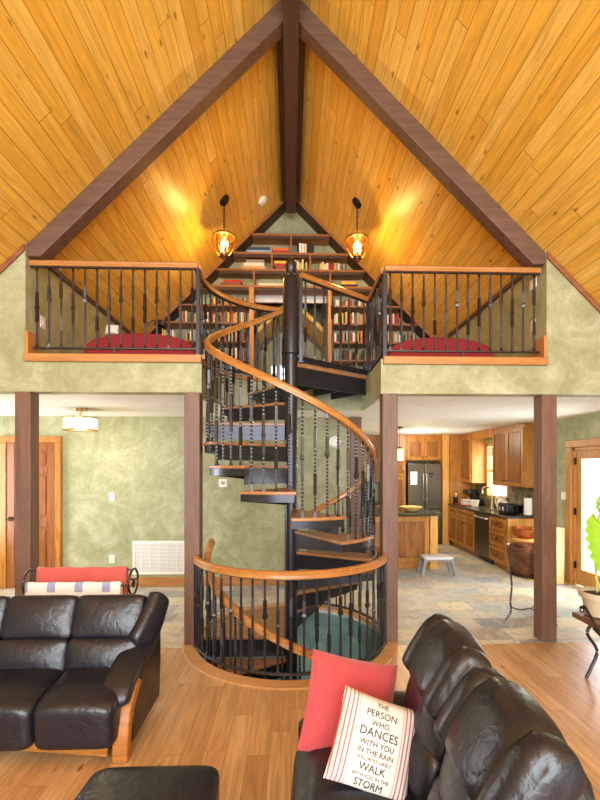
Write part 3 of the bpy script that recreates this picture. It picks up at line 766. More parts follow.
for s, size, z0 in LINES:
    cu = bpy.data.curves.new('lettering', 'FONT'); cu.body = s; cu.size = size; cu.align_x = 'CENTER'; cu.resolution_u = 3
    to = bpy.data.objects.new('lettering', cu); COL.objects.link(to)
    bpy.context.view_layer.update(); dg = bpy.context.evaluated_depsgraph_get()
    me = to.evaluated_get(dg).to_mesh()
    vs = [tuple(v.co) for v in me.vertices]; fs = [tuple(p.vertices) for p in me.polygons]
    wd_ = max(v[0] for v in vs) - min(v[0] for v in vs); mx = .15 / wd_ if wd_ > .15 else 1
    pts = []
    for x, y, _ in vs:
        X, Z = x * mx, z0 + y
        u, q = X / (w / 2) / .955, Z / (h / 2) / .955
        th = (max(0, 1 - u * u) * max(0, 1 - q * q)) ** .42
        pts.append((X, -t / 2 * th - .0045, Z))
    tm.add(pts, fs)
    to.to_mesh_clear() if False else None
    bpy.data.objects.remove(to); bpy.data.curves.remove(cu)
ink = plain('black_ink', (40, 36, 36), .8)
o = tm.build('printed_lettering', ink, c2, smooth=0)

# ---- quilt rack behind the sofa
qr = thing('quilt_rack', 'black scrolled iron quilt rack standing behind the sofa', 'rack', (-1.73, 3.62, 0))
for s in (-1, 1):
    e = MB(); x = s * .42
    e.tube([(x, .105 * cos(a), .755 + .105 * sin(a)) for a in [2 * PI * i / 28 for i in range(28)]], .009, 8, closed=True)
    e.tube([(x, .015 * i / 40 * 3 * cos(i * .42) * .9 + .0, .74 + (.045 - i * .0009) * sin(i * .42)) for i in range(40)], .006, 6)
    e.tube([(x, 0, .65), (x, 0, .30), (x, .02, .12), (x, .16, 0)], .010, 8); e.tube([(x, 0, .30), (x, -.02, .12), (x, -.16, 0)], .010, 8)
    e.build('scroll_end', iron, qr)
for y, z in ((0, .855), (-.10, .75), (.10, .75)): MB().tube([(-.42, y, z), (.42, y, z)], .008, 8).build('rung', iron, qr)
def drape(name, mat, x0, x1, y, z, front, back, th, label, cat, wav=.006):
    m = MB(); prof = [(y - .016 - .01, z - front)] + [(y - .018 - .004 * (1 - i / 6), z - front * (1 - i / 6)) for i in range(1, 6)] + [(y + .018 * cos(a), z + .018 * sin(a)) for a in [PI - PI * i / 6 for i in range(7)]] + [(y + .018 + .004 * i / 6, z - back * i / 6) for i in range(1, 7)]
    n = 24; vs = []; fs = []
    for j, (yy, zz) in enumerate(prof):
        for i in range(n + 1):
            x = x0 + (x1 - x0) * i / n
            vs.append((x, yy + wav * sin(i * 1.1 + j * .2), zz + wav * .6 * sin(i * .9 + 1)))
    for j in range(len(prof) - 1):
        for i in range(n): fs.append((j * (n + 1) + i, j * (n + 1) + i + 1, (j + 1) * (n + 1) + i + 1, (j + 1) * (n + 1) + i))
    o = m.add(vs, fs).build(name, mat, loc=(-1.73, 3.62, 0), smooth=70); s = o.modifiers.new('Solid', 'SOLIDIFY'); s.thickness = th; s.offset = 0
    return tag(o, label, cat)
drape('towel', redtow, -.36, .37, 0, .855, .30, .25, .012, 'coral red towel hanging over the top rung of the quilt rack', 'towel')
drape('quilt', quiltm, -.39, .36, -.10, .755, .35, .30, .02, 'white quilt with lavender patches folded over the quilt rack', 'quilt', .004)

# ---- plant table at the right edge
pt_ = thing('plant_table', 'dark wooden table with scrolled iron legs at the right edge', 'table', (2.35, 3.05, 0))
B(0, .9, -.45, .48, .455, .50).build('table_top', wood('dark_table', (128, 84, 54), (84, 52, 32), 'Y', .4, 12), pt_, bevel=.006)
for y in (-.36, .36):
    for x in (.10, .80):
        m = MB().tube(smoothpath([(x, y, .455), (x - .05, y, .36), (x + .03, y, .22), (x - .02, y, .08), (x - .06, y, 0)]), .013, 8)
        m.build('leg', iron, pt_)
m = MB().tube(smoothpath([(.10, -.36, .40), (.14, -.12, .33), (.10, .12, .33), (.10, .36, .40)]), .010, 8); m.build('stretcher', iron, pt_)
m = MB()
for dx, dz in ((-.018, 0), (.012, .03)):
    pth = smoothpath([(dx, .33, .58 + dz), (dx - .005, .29, .60 + dz), (dx - .012, .24, .57), (dx - .012, .16, .50), (dx - .012, .08, .43), (dx, .0, .36), (.06, -.10, .34)], 6)
    m.sweep(pth, [(.009, .009), (-.009, .009), (-.009, -.009), (.009, -.009)], twist=[i * .7 for i in range(len(pth))]) if dx < 0 else None
m.tube([(-.016, .33 + .022 * cos(a), .565 + .022 * sin(a)) for a in [i * .5 for i in range(13)]], .007, 6)
m.build('scroll_arm', iron, pt_)
pp_ = thing('potted_plant', 'pale stone pot with a large bright green leaf by the glass door', 'plant', (2.51, 3.42, .5))
MB().lathe([(.09, 0), (.105, .01), (.122, .12), (.128, .145), (.148, .15), (.15, .195), (.135, .195), (.128, .16), (1e-4, .15)], n=32).build('pot', potm, pp_)
MB().lathe([(1e-4, .172), (.1, .17), (.130, .166)], n=20).build('soil', plain('dark_soil', (70, 52, 40), .95), pp_)
stm = plain('stem_green', (190, 196, 90), .5)
def leaf(base, tip, w, curl, nm, rz):
    b, t_ = Vector(base), Vector(tip); ax = (t_ - b); Ln = ax.length; ax.normalize(); sd = Vector((cos(rz), sin(rz), 0)); sd = (sd - ax * sd.dot(ax)).normalized(); nr = ax.cross(sd)
    vs, fs = [], []; nu, nv = 26, 10
    for i in range(nu + 1):
        t = i / nu; wv = w * (sin(PI * min(1, t ** .75 * .98 + .02))) ** .7 * (1 + .07 * sin(t * 46))
        for j in range(nv + 1):
            s = j / nv * 2 - 1
            p = b + ax * (Ln * t - .0 + .05 * abs(s) * (1 - t) * -1) + sd * (s * wv) + nr * (curl * (s * s) * wv + .012 * sin(t * 40) * abs(s) - .12 * (t - .5) ** 2)
            vs.append(p)
    for i in range(nu):
        for j in range(nv): fs.append((i * (nv + 1) + j, i * (nv + 1) + j + 1, (i + 1) * (nv + 1) + j + 1, (i + 1) * (nv + 1) + j))
    o = MB().add(vs, fs).build(nm, leafm, pp_, smooth=70); s = o.modifiers.new('Solid', 'SOLIDIFY'); s.thickness = .003; return o
leaf((-.005, .0, .78), (-.02, -.06, .36), .16, .25, 'leaf', 0.1)
leaf((.33, .08, .75), (.55, .02, .50), .13, .2, 'leaf', 1.0)
leaf((.20, .16, .95), (.36, .20, .72), .12, .2, 'leaf', -.6)
for p in ([(.03, 0, .18), (.06, .03, .40), (.04, .03, .70), (-.005, 0, .78)], [(.02, 0, .18), (.12, .05, .40), (.26, .08, .66), (.33, .08, .75)], [(.0, .03, .18), (.04, .10, .55), (.13, .15, .88), (.2, .16, .95)], [(-.02, -.06, .19), (-.06, -.05, .30), (-.075, -.05, .33)]):
    MB().tube(smoothpath(p), .008, 8).build('stem', stm, pp_)
# ================================================================== KITCHEN AND HALL
def panel_front(x0, x1, z0, z1, fy=0.0, st=.06, drawer=False):
    """shaker front with a raised field, facing -Y, front plane at fy-.02"""
    m = MB(); g = .003; x0 += g; x1 -= g; z0 += g; z1 -= g; st = min(st, (x1 - x0) / 4, (z1 - z0) / 3.2)
    m.box(x0, x1, fy - .008, fy, z0, z1)
    m.box(x0, x0 + st, fy - .026, fy - .010, z0, z1).box(x1 - st, x1, fy - .022, fy - .010, z0, z1)
    m.box(x0 + st, x1 - st, fy - .022, fy - .010, z0, z0 + st).box(x0 + st, x1 - st, fy - .022, fy - .010, z1 - st, z1)
    return m
def raised_field(x0, x1, z0, z1, fy=0.0, st=.06):
    g = .003; x0 += g; x1 -= g; z0 += g; z1 -= g; st = min(st, (x1 - x0) / 4, (z1 - z0) / 3.2)
    return MB().box(x0 + st + .001, x1 - st - .001, fy - .012, fy - .008, z0 + st + .001, z1 - st - .001).box(x0 + st + .02, x1 - st - .02, fy - .019, fy - .012, z0 + st + .02, z1 - st - .02)
def knob(x, z, fy, parent):
    return MB().lathe([(.008, 0), (.006, .012), (.015, .018), (.015, .026), (1e-4, .03)], n=12).build('knob', bronze, parent, loc=(x, fy - .02, z), rot=(PI / 2, 0, 0))
def cabinet(name, label, cat, loc, rz, w, dep, h, fronts, toe=.1, group=None, mat=None, z0=0):
    t = thing(name, label, cat, loc, rz, group); mat = mat or alder
    m = MB()
    if toe: m.box(0, w, .0, dep, toe, h).box(0, w, .06, dep, 0, toe)
    else: m.box(0, w, 0, dep, 0, h)
    m.build('carcass', mat, t, bevel=.002)
    for kind, x0, x1, a, b, kx, kz in fronts:
        f = panel_front(x0, x1, a, b).build(kind, mat, t, bevel=.002)
        raised_field(x0, x1, a, b).build('raised_panel', alder_d, f, bevel=.003)
        if kx is not None: knob(kx, kz, 0, f)
    return t
RZ = -PI / 2
XC = 3.5
# base run along the right wall (front faces -X). local x runs towards the camera
def base(yfar, ynear, label, fronts, **k):
    return cabinet('base_cabinet', label, 'cabinet', (XC, yfar, 0), RZ, yfar - ynear, .60, .88, fronts, group='base cabinets under the long counter', **k)
base(9.40, 8.96, 'narrow wooden base cabinet next to the tall fridge panel', [('drawer', 0, .44, .70, .86, .22, .78), ('door', 0, .44, .11, .69, .38, .60)])
base(8.955, 8.065, 'wide wooden sink base cabinet with two doors left of the dishwasher', [('drawer', 0, .89, .70, .86, None, 0), ('door', 0, .445, .11, .69, .40, .60), ('door', .445, .89, .11, .69, .49, .60)])
base(7.44, 6.88, 'wooden drawer cabinet with three drawers right of the dishwasher', [('drawer', 0, .56, .64, .86, .28, .75), ('drawer', 0, .56, .38, .63, .28, .51), ('drawer', 0, .56, .11, .37, .28, .24)])
ep = B(XC + .01, WX, 6.855, 6.878, 0, .88).build('end_panel', alder_l, bevel=.003)
tag(ep, 'flat wooden end panel of the counter behind the copper bucket', 'panel')
dw = thing('dishwasher', 'stainless steel dishwasher under the long counter', 'dishwasher', (XC, 8.055, 0), RZ)
B(.005, .6, .02, .58, .09, .87).build('body', blackp, dw)
B(.008, .597, -.02, .02, .10, .865).build('door', stain, dw, bevel=.006)
MB().tube([(.05, -.022, .80), (.05, -.055, .80), (.55, -.055, .80), (.55, -.022, .80)], .011, 8).build('handle', chrome, dw)
B(.02, .585, .05, .08, 0, .09).build('toe_kick', blackp, dw)
ct = B(3.465, WX, 6.835, 9.41, .88, .915).build('countertop', gran, bevel=.005); tag(ct, 'dark granite countertop along the right wall', 'countertop')
struct('trim_30', MB().box(WX - .012, WX, 6.84, 7.97, .916, 1.38).box(WX - .012, WX, 8.91, 9.42, .916, 1.38).box(WX - .012, WX, 7.97, 8.91, .916, 1.075), splash, label='stone tile backsplash')
tag(MB().box(3.6, 3.95, 8.12, 8.8, .9155, .921).build('sink_rim', stain, bevel=.002), 'stainless rim of the sink set in the dark counter', 'sink')
# upper cabinets
def upper(yfar, ynear, label, fronts, z0=1.38, **k):
    return cabinet('wall_cabinet', label, 'cabinet', (3.79, yfar, z0), RZ, yfar - ynear, .33, CZ - z0 - .005, fronts, toe=0, group='wall cabinets above the counter', **k)
H = CZ - 1.38
upper(7.93, 6.88, 'wide wooden wall cabinet with two doors right of the window', [('door', 0, .52, .01, H - .07, .46, .10), ('door', .52, 1.05, .01, H - .07, .58, .10)])
upper(9.42, 8.94, 'narrow wooden wall cabinet left of the window', [('door', 0, .48, .01, H - .07, .42, .10)])
tag(B(3.81, WX, 8.925, 8.938, 1.385, CZ - .01).build('side_panel', alder_l, bevel=.002), 'pale side panel of the wall cabinet by the window', 'panel')
tag(B(3.78, 3.80, 7.93, 8.925, 2.28, CZ - .002).build('valance_board', alder, bevel=.003), 'wooden valance board over the kitchen window', 'panel')
# tall panel, fridge, over-fridge cabinet, pantry
tag(B(3.365, 3.50, 9.42, 10.19, 0, CZ - .002).build('tall_panel', alder_l, bevel=.003), 'tall pale wooden panel right of the fridge', 'panel')
struct('wall_kitchen_corner', B(3.51, WX, 9.43, 9.46, .92, CZ - .002), alder, label='wooden corner panel behind the end of the counter')
cabinet('wall_cabinet', 'two door wooden cabinet above the fridge', 'cabinet', (2.56, 9.5, 1.87), 0, .80, .69, CZ - 1.872, [('door', .02, .40, .02, .48, .36, .08), ('door', .40, .78, .02, .48, .44, .08)], toe=0)
fr_ = thing('refrigerator', 'stainless steel french door refrigerator', 'refrigerator', (2.585, 9.47, 0))
B(0, .76, .03, .71, .02, 1.81).build('body', blackp, fr_, bevel=.004)
B(.005, .377, -.02, .03, .79, 1.80).build('door', stain, fr_, bevel=.012)
B(.383, .755, -.02, .03, .79, 1.80).build('door', stain, fr_, bevel=.012)
B(.005, .755, -.02, .03, .08, .78).build('freezer_drawer', stain, fr_, bevel=.012)
for x in (.345, .415): MB().tube([(x, -.02, .95), (x, -.06, .97), (x, -.06, 1.55), (x, -.02, 1.57)], .012, 8).build('handle', chrome, fr_)
MB().tube([(.08, -.02, .71), (.08, -.06, .71), (.68, -.06, .71), (.68, -.02, .71)], .012, 8).build('handle', chrome, fr_)
tag(B(2.645, 2.795, 9.443, 9.449, 1.33, 1.62).build('paper_note', paper), 'white paper note stuck on the left fridge door', 'paper')
tag(MB().cyl((0, 0, 0), .018, .008, 14, Matrix.Rotation(PI / 2, 4, 'X')).build('magnet', blackp, loc=(2.70, 9.442, 1.64)), 'round black magnet above the paper note on the fridge', 'magnet')
hp = [(.0, -.035), (.03, .0), (.028, .018), (.014, .024), (0, .012), (-.014, .024), (-.028, .018), (-.03, 0)]
for x, z, lb in ((3.08, 1.575, 'upper left small dark heart magnet on the right fridge door'), (3.135, 1.575, 'upper right small dark heart magnet on the right fridge door'), (3.105, 1.51, 'lowest small dark heart magnet on the right fridge door')):
    tag(MB().prism(hp, 0, .006, 'Y').build('magnet', blackp, loc=(x, 9.443, z)), lb, 'magnet', 'heart magnets')
tag(MB().prism([(-.03, -.09), (-.005, -.10), (.02, 0), (.045, .09), (.02, .10), (-.01, .02)], 0, .006, 'Y').build('ribbon', purple, loc=(3.265, 9.443, 1.50)), 'purple ribbon hanging on the right fridge door', 'ribbon')
cabinet('pantry_cabinet', 'tall wooden pantry cabinet left of the fridge', 'cabinet', (2.08, 9.5, 0), 0, .475, .69, CZ - .002, [('door', .02, .455, .12, 1.5, .41, .95), ('door', .02, .455, 1.52, 2.38, .41, 1.62)])
cabinet('base_cabinet', 'wooden base cabinet with drawers at the kitchen back wall', 'cabinet', (1.0, 9.58, 0), 0, 1.07, .61, .88, [('drawer', 0, .53, .70, .86, .27, .78), ('drawer', .53, 1.07, .70, .86, .8, .78), ('door', 0, .53, .11, .69, .48, .6), ('door', .53, 1.07, .11, .69, .6, .6)])
tag(B(.99, 2.075, 9.55, 10.19, .88, .915).build('countertop', gran, bevel=.005), 'short dark countertop on the kitchen back wall', 'countertop')
cabinet('wall_cabinet', 'wooden wall cabinet at the kitchen back wall left of pantry', 'cabinet', (1.0, 9.86, 1.38), 0, 1.07, .33, CZ - 1.382, [('door', 0, .53, .01, 1.0, .48, .1), ('door', .53, 1.07, .01, 1.0, .6, .1)], toe=0)
# island
il = thing('kitchen_island', 'wooden kitchen island with pale corner post', 'island', (1.0, 7.17, 0))
B(0, 1.34, .03, 1.2, .0, .90).build('body', alder, il, bevel=.003)
for xa, xb2 in ((.62, 1.33), (.02, .62)):
    f = panel_front(xa, xb2, .10, .88, .03, .08).build('end_panel', alder, il, bevel=.003); raised_field(xa, xb2, .10, .88, .03, .08).build('raised_panel', alder_d, f, bevel=.003)
lg = MB().box(1.345, 1.475, -.0, .12, .14, .90)
lg.prism([(1.33, 0), (1.49, 0), (1.49, .05), (1.475, .09), (1.475, .14), (1.345, .14), (1.345, .09), (1.33, .05)], -.012, .13, 'Y')
lg.build('corner_post', alder_l, il, bevel=.004)
tag(B(.95, 2.53, 7.10, 8.45, .90, .935).build('island_countertop', gran, bevel=.006), 'dark granite countertop of the kitchen island', 'countertop')
bw = thing('fruit_bowl', 'woven wooden bowl on the island countertop', 'bowl', (2.12, 7.55, .935))
MB().lathe([(.07, 0), (.10, .01), (.17, .06), (.195, .085), (.185, .085), (.16, .055), (.09, .018), (1e-4, .014)], n=32).build('bowl', pinelight, bw)
m = MB()
for z in (.03, .055, .078): m.tube([((.125 + (z - .03) * 1.4) * cos(a), (.125 + (z - .03) * 1.4) * sin(a), z) for a in [2 * PI * i / 36 for i in range(36)]], .008, 6, closed=True)
m.build('weave_band', alder_l, bw)
ip = thing('pendant_lamp', 'glowing square glass pendant lamp over the kitchen island', 'lamp', (1.96, 7.7, CZ))
MB().lathe([(.055, -.02), (.06, -.002)], n=20).build('canopy', bronze, ip); MB().tube([(0, 0, -.02), (0, 0, -.38)], .006, 6).build('cord', bronze, ip)
MB().lathe([(.02, -.40), (.045, -.38), (.02, -.36)], n=16).build('cap', bronze, ip)
B(-.062, .062, -.062, .062, -.60, -.40).build('lamp_shade', amber, ip, bevel=.012)
# step stool in front of the island
ss = thing('step_stool', 'grey plastic step stool in front of the island', 'stool', (2.33, 6.82, 0))
def sf2(v, q): return (v.x, v.y, v.z)
MB().puff((0, 0, .275), (.48, .26, .05), 9, 10).build('step_top', lightgrey, ss, smooth=50)
MB().prism([(-.235, .25), (-.215, .20), (-.13, .235), (0, .245), (.13, .235), (.215, .20), (.235, .25), (.235, .27), (-.235, .27)], -.125, .125, 'Y').build('apron', greyp, ss)
for sx_ in (-1, 1):
    for sy_ in (-1, 1):
        MB().sweep([(sx_ * .21, sy_ * .10, .26), (sx_ * .24, sy_ * .115, .12), (sx_ * .265, sy_ * .125, 0)], rrect(.05, .045, .008, 2), (0, 1, 0)).build('leg', greyp, ss)
# things on the counter -------------------------------------------------------
CT = .9155
def ctp(px, x):                       # point on the counter at lateral X seen at pixel px
    return (x, x / tx(px), CT)
tr = thing('dish_tray', 'dark red serving tray on the counter by the sink', 'tray', (3.70, 9.03, CT))
MB().box(-.14, .14, -.22, .22, 0, .012).box(-.15, -.14, -.23, .23, 0, .03).box(.14, .15, -.23, .23, 0, .03).box(-.15, .15, -.23, -.22, 0, .03).box(-.15, .15, .22, .23, 0, .03).build('tray', plain('dark_red_tray', (150, 40, 36), .4), tr, bevel=.003)
dr = thing('dish_rack', 'white dish rack on the tray by the sink', 'rack', (3.71, 8.92, CT + .013))
m = MB().box(-.10, .10, -.10, .10, 0, .015)
for z in (.05, .10): m.tube([(-.1, -.1, z), (.1, -.1, z), (.1, .1, z), (-.1, .1, z)], .004, 6, closed=True)
for i in range(5):
    for y in (-.1, .1): m.tube([(-.1 + .05 * i, y, .01), (-.1 + .05 * i, y, .10)], .003, 5)
m.build('rack', whitep, dr)
tag(MB().lathe([(.06, 0), (.075, .05), (.09, .13), (.085, .13), (.07, .05), (1e-4, .008)], n=24).build('mixing_bowl', cream, loc=(3.72, 8.60, CT + .007)), 'white bowl standing beside the sink', 'bowl')
cm = thing('coffee_maker', 'black coffee maker at the far end of the counter', 'coffee maker', (3.93, 9.30, CT), RZ)
MB().box(-.10, .10, -.12, .12, 0, .03).box(-.10, .10, .02, .12, .03, .24).box(-.10, .10, -.12, .12, .22, .31).build('body', blackp, cm, bevel=.012)
MB().lathe([(.055, .035), (.07, .08), (.065, .14), (.045, .17), (.05, .19)], 0, -.045, 20).build('carafe', glassa, cm)
kt = thing('tea_kettle', 'black round kettle beside the coffee maker', 'kettle', (3.98, 9.02, CT))
MB().lathe([(.085, 0), (.105, .03), (.10, .10), (.05, .15), (.02, .16), (.02, .175), (1e-4, .185)], n=24).build('body', blackp, kt)
MB().tube([(0, -.09, .12), (0, -.085, .20), (0, 0, .235), (0, .085, .20), (0, .09, .12)], .010, 8).build('handle', blackp, kt)
MB().tube([(-.09, 0, .06), (-.13, 0, .10), (-.15, 0, .14)], .014, 8).build('spout', blackp, kt)
uh = thing('utensil_holder', 'dark utensil holder with pale spoon at the counter corner', 'holder', (3.60, 9.30, CT))
MB().lathe([(.045, 0), (.055, .02), (.045, .09), (.055, .15), (.05, .15), (.04, .09), (1e-4, .02)], n=20).build('jar', bronze, uh)
MB().tube([(0, 0, .06), (.01, 0, .20)], .006, 6).ball((.012, 0, .215), .022, 8).build('spoon', cream, uh)
fc = thing('faucet', 'tall arched pale bronze faucet at the sink', 'faucet', (4.04, 8.52, CT))
chm = plain('satin_nickel', (214, 196, 160), .25, 1)
MB().lathe([(.035, 0), (.03, .02), (.018, .04), (.016, .20)], n=16).tube(smoothpath([(0, 0, .20), (0, 0, .30), (-.03, .03, .38), (-.09, .08, .40), (-.14, .12, .36), (-.15, .13, .26)]), .019, 10).build('spout', chm, fc)
MB().tube([(0, -.02, .08), (-.02, -.08, .12)], .009, 8).build('lever', chm, fc)
MB().lathe([(.022, 0), (.018, .10), (.026, .12), (.02, .14)], -.04, -.13, 14).build('sprayer', chm, fc)
pi_ = thing('pitcher', 'cream ceramic pitcher with looped handle on the counter', 'pitcher', (3.87, 7.77, CT))
MB().lathe([(.07, 0), (.085, .02), (.10, .09), (.085, .17), (.065, .22), (.08, .27), (.073, .27), (.06, .22), (.09, .09), (1e-4, .02)], n=28).build('body', cream, pi_)
MB().tube(smoothpath([(-.03, .07, .24), (-.05, .13, .23), (-.05, .155, .16), (-.04, .12, .09), (-.02, .085, .06)]), .011, 8).build('handle', cream, pi_)
MB().prism([(-.02, .24), (.02, .24), (0, .285)], -.12, -.07, 'Y').build('spout', cream, pi_, bevel=.004)
ts = thing('toaster', 'black toaster with chrome ends on the counter', 'toaster', (3.71, 7.30, CT), RZ)
MB().puff((0, 0, .095), (.30, .17, .19), 7, 10).build('body', blackp, ts, smooth=50)
MB().box(-.11, .11, -.045, -.015, .186, .192).box(-.11, .11, .015, .045, .186, .192).build('slot', chrome, ts)
for x in (-.06, .06): MB().box(x - .014, x + .014, -.10, -.08, .05, .12).build('lever', chrome, ts, bevel=.004)
pn = thing('saucepan', 'dark saucepan behind the paper towel on the counter', 'pan', (3.98, 7.46, CT))
MB().lathe([(.09, 0), (.10, .01), (.115, .13), (.108, .13), (.094, .015), (1e-4, .012)], n=24).build('body', bronze, pn); MB().tube([(-.02, -.11, .11), (-.04, -.24, .16)], .011, 8).build('handle', blackp, pn)
bh = thing('banana_hanger', 'thin black wire hanger arching over the counter', 'hanger', (3.88, 7.14, CT))
MB().lathe([(.075, 0), (.075, .012), (1e-4, .014)], n=20).tube(smoothpath([(.0, -.05, .012), (.0, -.06, .20), (0, -.03, .31), (0, .05, .35), (0, .13, .31), (0, .15, .26), (0, .12, .25)]), .006, 8).build('frame', iron, bh)
ptw = thing('paper_towel_holder', 'white paper towel roll on a stand at the counter end', 'paper towel', (3.89, 6.94, CT))
MB().lathe([(.075, 0), (.075, .012), (.008, .014), (.008, .32), (.014, .335), (1e-4, .345)], n=24).build('stand', iron, ptw)
MB().lathe([(.02, .02), (.062, .02), (.062, .29), (.02, .29)], n=28).build('roll', paper, ptw)
tag(MB().lathe([(.03, 0), (.03, .12), (.012, .15), (.012, .18), (1e-4, .185)], n=16).build('spice_bottle', plain('red_label', (190, 50, 40), .4), loc=(4.03, 6.92, CT)), 'small red bottle behind the paper towel roll', 'bottle')
tag(MB().lathe([(.045, 0), (.05, .08), (.045, .10), (1e-4, .1)], n=16).build('jar', plain('ochre_jar', (196, 160, 90), .4), loc=(4.03, 7.20, CT)), 'small ochre jar beside the wire hanger', 'jar')
for x, r, h_, mt, lb in ((1.15, .09, .22, blackp, 'black canister on the short back counter, leftmost'), (1.42, .10, .16, stain, 'steel pot on the short back counter, middle'), (1.72, .07, .26, bronze, 'dark bronze canister on the short back counter, rightmost')):
    tag(MB().lathe([(r * .9, 0), (r, .02), (r, h_ - .03), (r * .9, h_), (.02, h_ + .01), (.02, h_ + .03), (1e-4, h_ + .035)], n=20).build('canister', mt, loc=(x, 9.8, CT)), lb, 'canister')
tag(MB().box(-.005, 0, -.07, .07, -.06, .06).box(-.008, -.005, -.045, -.015, -.025, .025).box(-.008, -.005, .015, .045, -.025, .025).build('switch_plate', whitep, loc=(WX, 6.36, 1.28)), 'white double switch plate on the wall by the glass door', 'switch')
# boards and copper
o = B(-.07, .07, -.018, .018, 0, .82).build('wooden_board', pinelight, loc=(3.93, 6.20, 0), rot=(rad(-3), rad(3), 0)); tag(o, 'pale wooden board leaning on the wall by the glass door', 'board')
sl = thing('wooden_stand', 'small wooden stool in front of the counter end panel', 'stool', (3.62, 6.55, 0))
MB().lathe([(.17, .58), (.18, .60), (.17, .62)], n=28).build('seat', alder_l, sl)
for i in range(3):
    a = 2 * PI * i / 3 + .4; MB().tube([(.10 * cos(a), .10 * sin(a), .58), (.16 * cos(a), .16 * sin(a), 0)], .018, 8).build('leg', alder_l, sl)
o = MB().lathe([(.10, 0), (.15, .04), (.185, .14), (.20, .15), (.19, .155), (.14, .05), (1e-4, .015)], n=32).build('copper_bowl', coppero, loc=(3.62, 6.55, .62)); tag(o, 'shiny copper bowl on the small wooden stool', 'bowl')
bk_ = thing('bucket_stand', 'black wrought iron stand carrying the copper bucket', 'stand', (2.66, 4.72, 0))
for aa in (180, 318, 42):
    a = rad(aa)
    P = [(r * cos(a), r * sin(a), z) for r, z in ((.225, .60), (.205, .46), (.20, .36), (.215, .22), (.21, .10), (.27, 0))]
    MB().tube(smoothpath(P), .011, 8).build('leg', iron, bk_)
MB().tube([(.212 * cos(a), .212 * sin(a), .52) for a in [2 * PI * i / 36 for i in range(36)]], .009, 8, closed=True).build('ring', iron, bk_)
m = MB()
for i in range(3):
    a = rad((180, 318, 42)[i]); m.tube(smoothpath([(.213 * cos(a), .213 * sin(a), .15), (.10 * cos(a), .10 * sin(a), .12), (0, 0, .135)]), .007, 6)
m.build('brace', iron, bk_)
def hamm():
    k = N('hammered_copper_dark'); vo = k.add('ShaderNodeTexVoronoi'); vo.inputs['Scale'].default_value = 38; k.link(k.obj(), vo.inputs['Vector'])
    a = k.noise(k.obj(), 6, 4, .6)
    k.base(k.ramp(a, [(.3, (92, 66, 54)), (.55, (140, 104, 84)), (.75, (176, 132, 104))])); k.b.inputs['Metallic'].default_value = .85; k.rough(.4)
    k.bump(vo.outputs['Distance'], .6, .01); return k.m
bu = thing('copper_bucket', 'hammered copper bucket held in the black iron stand', 'bucket', (2.66, 4.72, .50))
MB().lathe([(1e-4, 0), (.185, 0), (.20, .02), (.232, .32), (.222, .32), (.19, .03), (1e-4, .02)], n=40).build('body', hamm(), bu)
MB().tube([(.234 * cos(a), .234 * sin(a), .322) for a in [2 * PI * i / 40 for i in range(40)]], .010, 8, closed=True).build('rim', copper, bu)

# ---- hall: ceiling lamp, grille, plates
cl = thing('ceiling_lamp', 'semi flush ceiling lamp with cream drum shade and brass bands', 'lamp', (-2.64, 5.48, CZ))
brass = plain('brass', (190, 150, 80), .3, 1)
MB().lathe([(.075, -.022), (.08, -.002), (1e-4, 0)][::1], n=24).build('canopy', brass, cl)
MB().tube([(0, 0, -.02), (0, 0, -.14)], .010, 8).build('stem', brass, cl)
MB().lathe([(.195, -.115), (.195, -.265)], n=40).build('lamp_shade', shade, cl)
m = MB()
for z in (-.115, -.265): m.lathe([(.198, z - .008), (.203, z - .008), (.203, z + .008), (.198, z + .008)], n=40)
for i in range(8):
    a = i * PI / 4; m.tube([(.2 * cos(a), .2 * sin(a), -.11), (.2 * cos(a), .2 * sin(a), -.27)], .004, 6)
for i in range(4):
    a = i * PI / 2; m.tube([(0, 0, -.13), (.198 * cos(a), .198 * sin(a), -.118)], .005, 6)
m.build('brass_band', brass, cl)
def wall_item(px0, px1, py0, py1, Y=6.25):
    x0, z1 = at(px0, py0, Y); x1, z0 = at(px1, py1, Y); return x0, x1, z0, z1
x0, x1, z0, z1 = wall_item(133, 186, 541, 574)
vg = thing('return_air_grille', 'large white return air grille low on the green wall', 'grille', ((x0 + x1) / 2, 6.25, z0))
W_, H_ = (x1 - x0) / 2, z1 - z0
MB().box(-W_, W_, -.018, 0, 0, .03).box(-W_, W_, -.018, 0, H_ - .03, H_).box(-W_, -W_ + .03, -.018, 0, .03, H_ - .03).box(W_ - .03, W_, -.018, 0, .03, H_ - .03).build('frame', grillm, vg, bevel=.003)
m = MB()
for i in range(22): 
    z = .035 + (H_ - .07) * i / 21; m.box(-W_ + .03, W_ - .03, -.012, -.002, z - .006, z + .005)
for i in range(1, 6): m.box(-W_ + W_ * 2 * i / 6 - .004, -W_ + W_ * 2 * i / 6 + .004, -.015, -.002, .03, H_ - .03)
m.build('louvres', grillm, vg)
B(-W_ + .01, W_ - .01, -.002, .0, .01, H_ - .01).build('duct_backing', plain('duct_grey', (196, 194, 188), .8), vg)
def plate(name, lb, cat, px, py, Y=6.25, w=.075, h=.12, kind='switch'):
    x, z = at(px, py, Y); t = thing(name, lb, cat, (x, Y, z))
    B(-w / 2, w / 2, -.008, 0, -h / 2, h / 2).build('plate', whitep, t, bevel=.002)
    if kind == 'switch': B(-.012, .012, -.013, -.008, -.025, .025).build('toggle', whitep, t, bevel=.002)
    elif kind == 'outlet':
        for dz in (-.028, .028): MB().cyl((0, 0, 0), .017, .004, 16, Matrix.Rotation(PI / 2, 4, 'X')).build('socket', cream, t, loc=(0, -.008, dz))
    else: B(-.03, .03, -.012, -.008, -.02, .025).build('display', plain('thermostat_display', (150, 160, 130), .3), t, bevel=.002)
plate('light_switch', 'white light switch on the green wall above the outlet', 'switch', 112, 497)
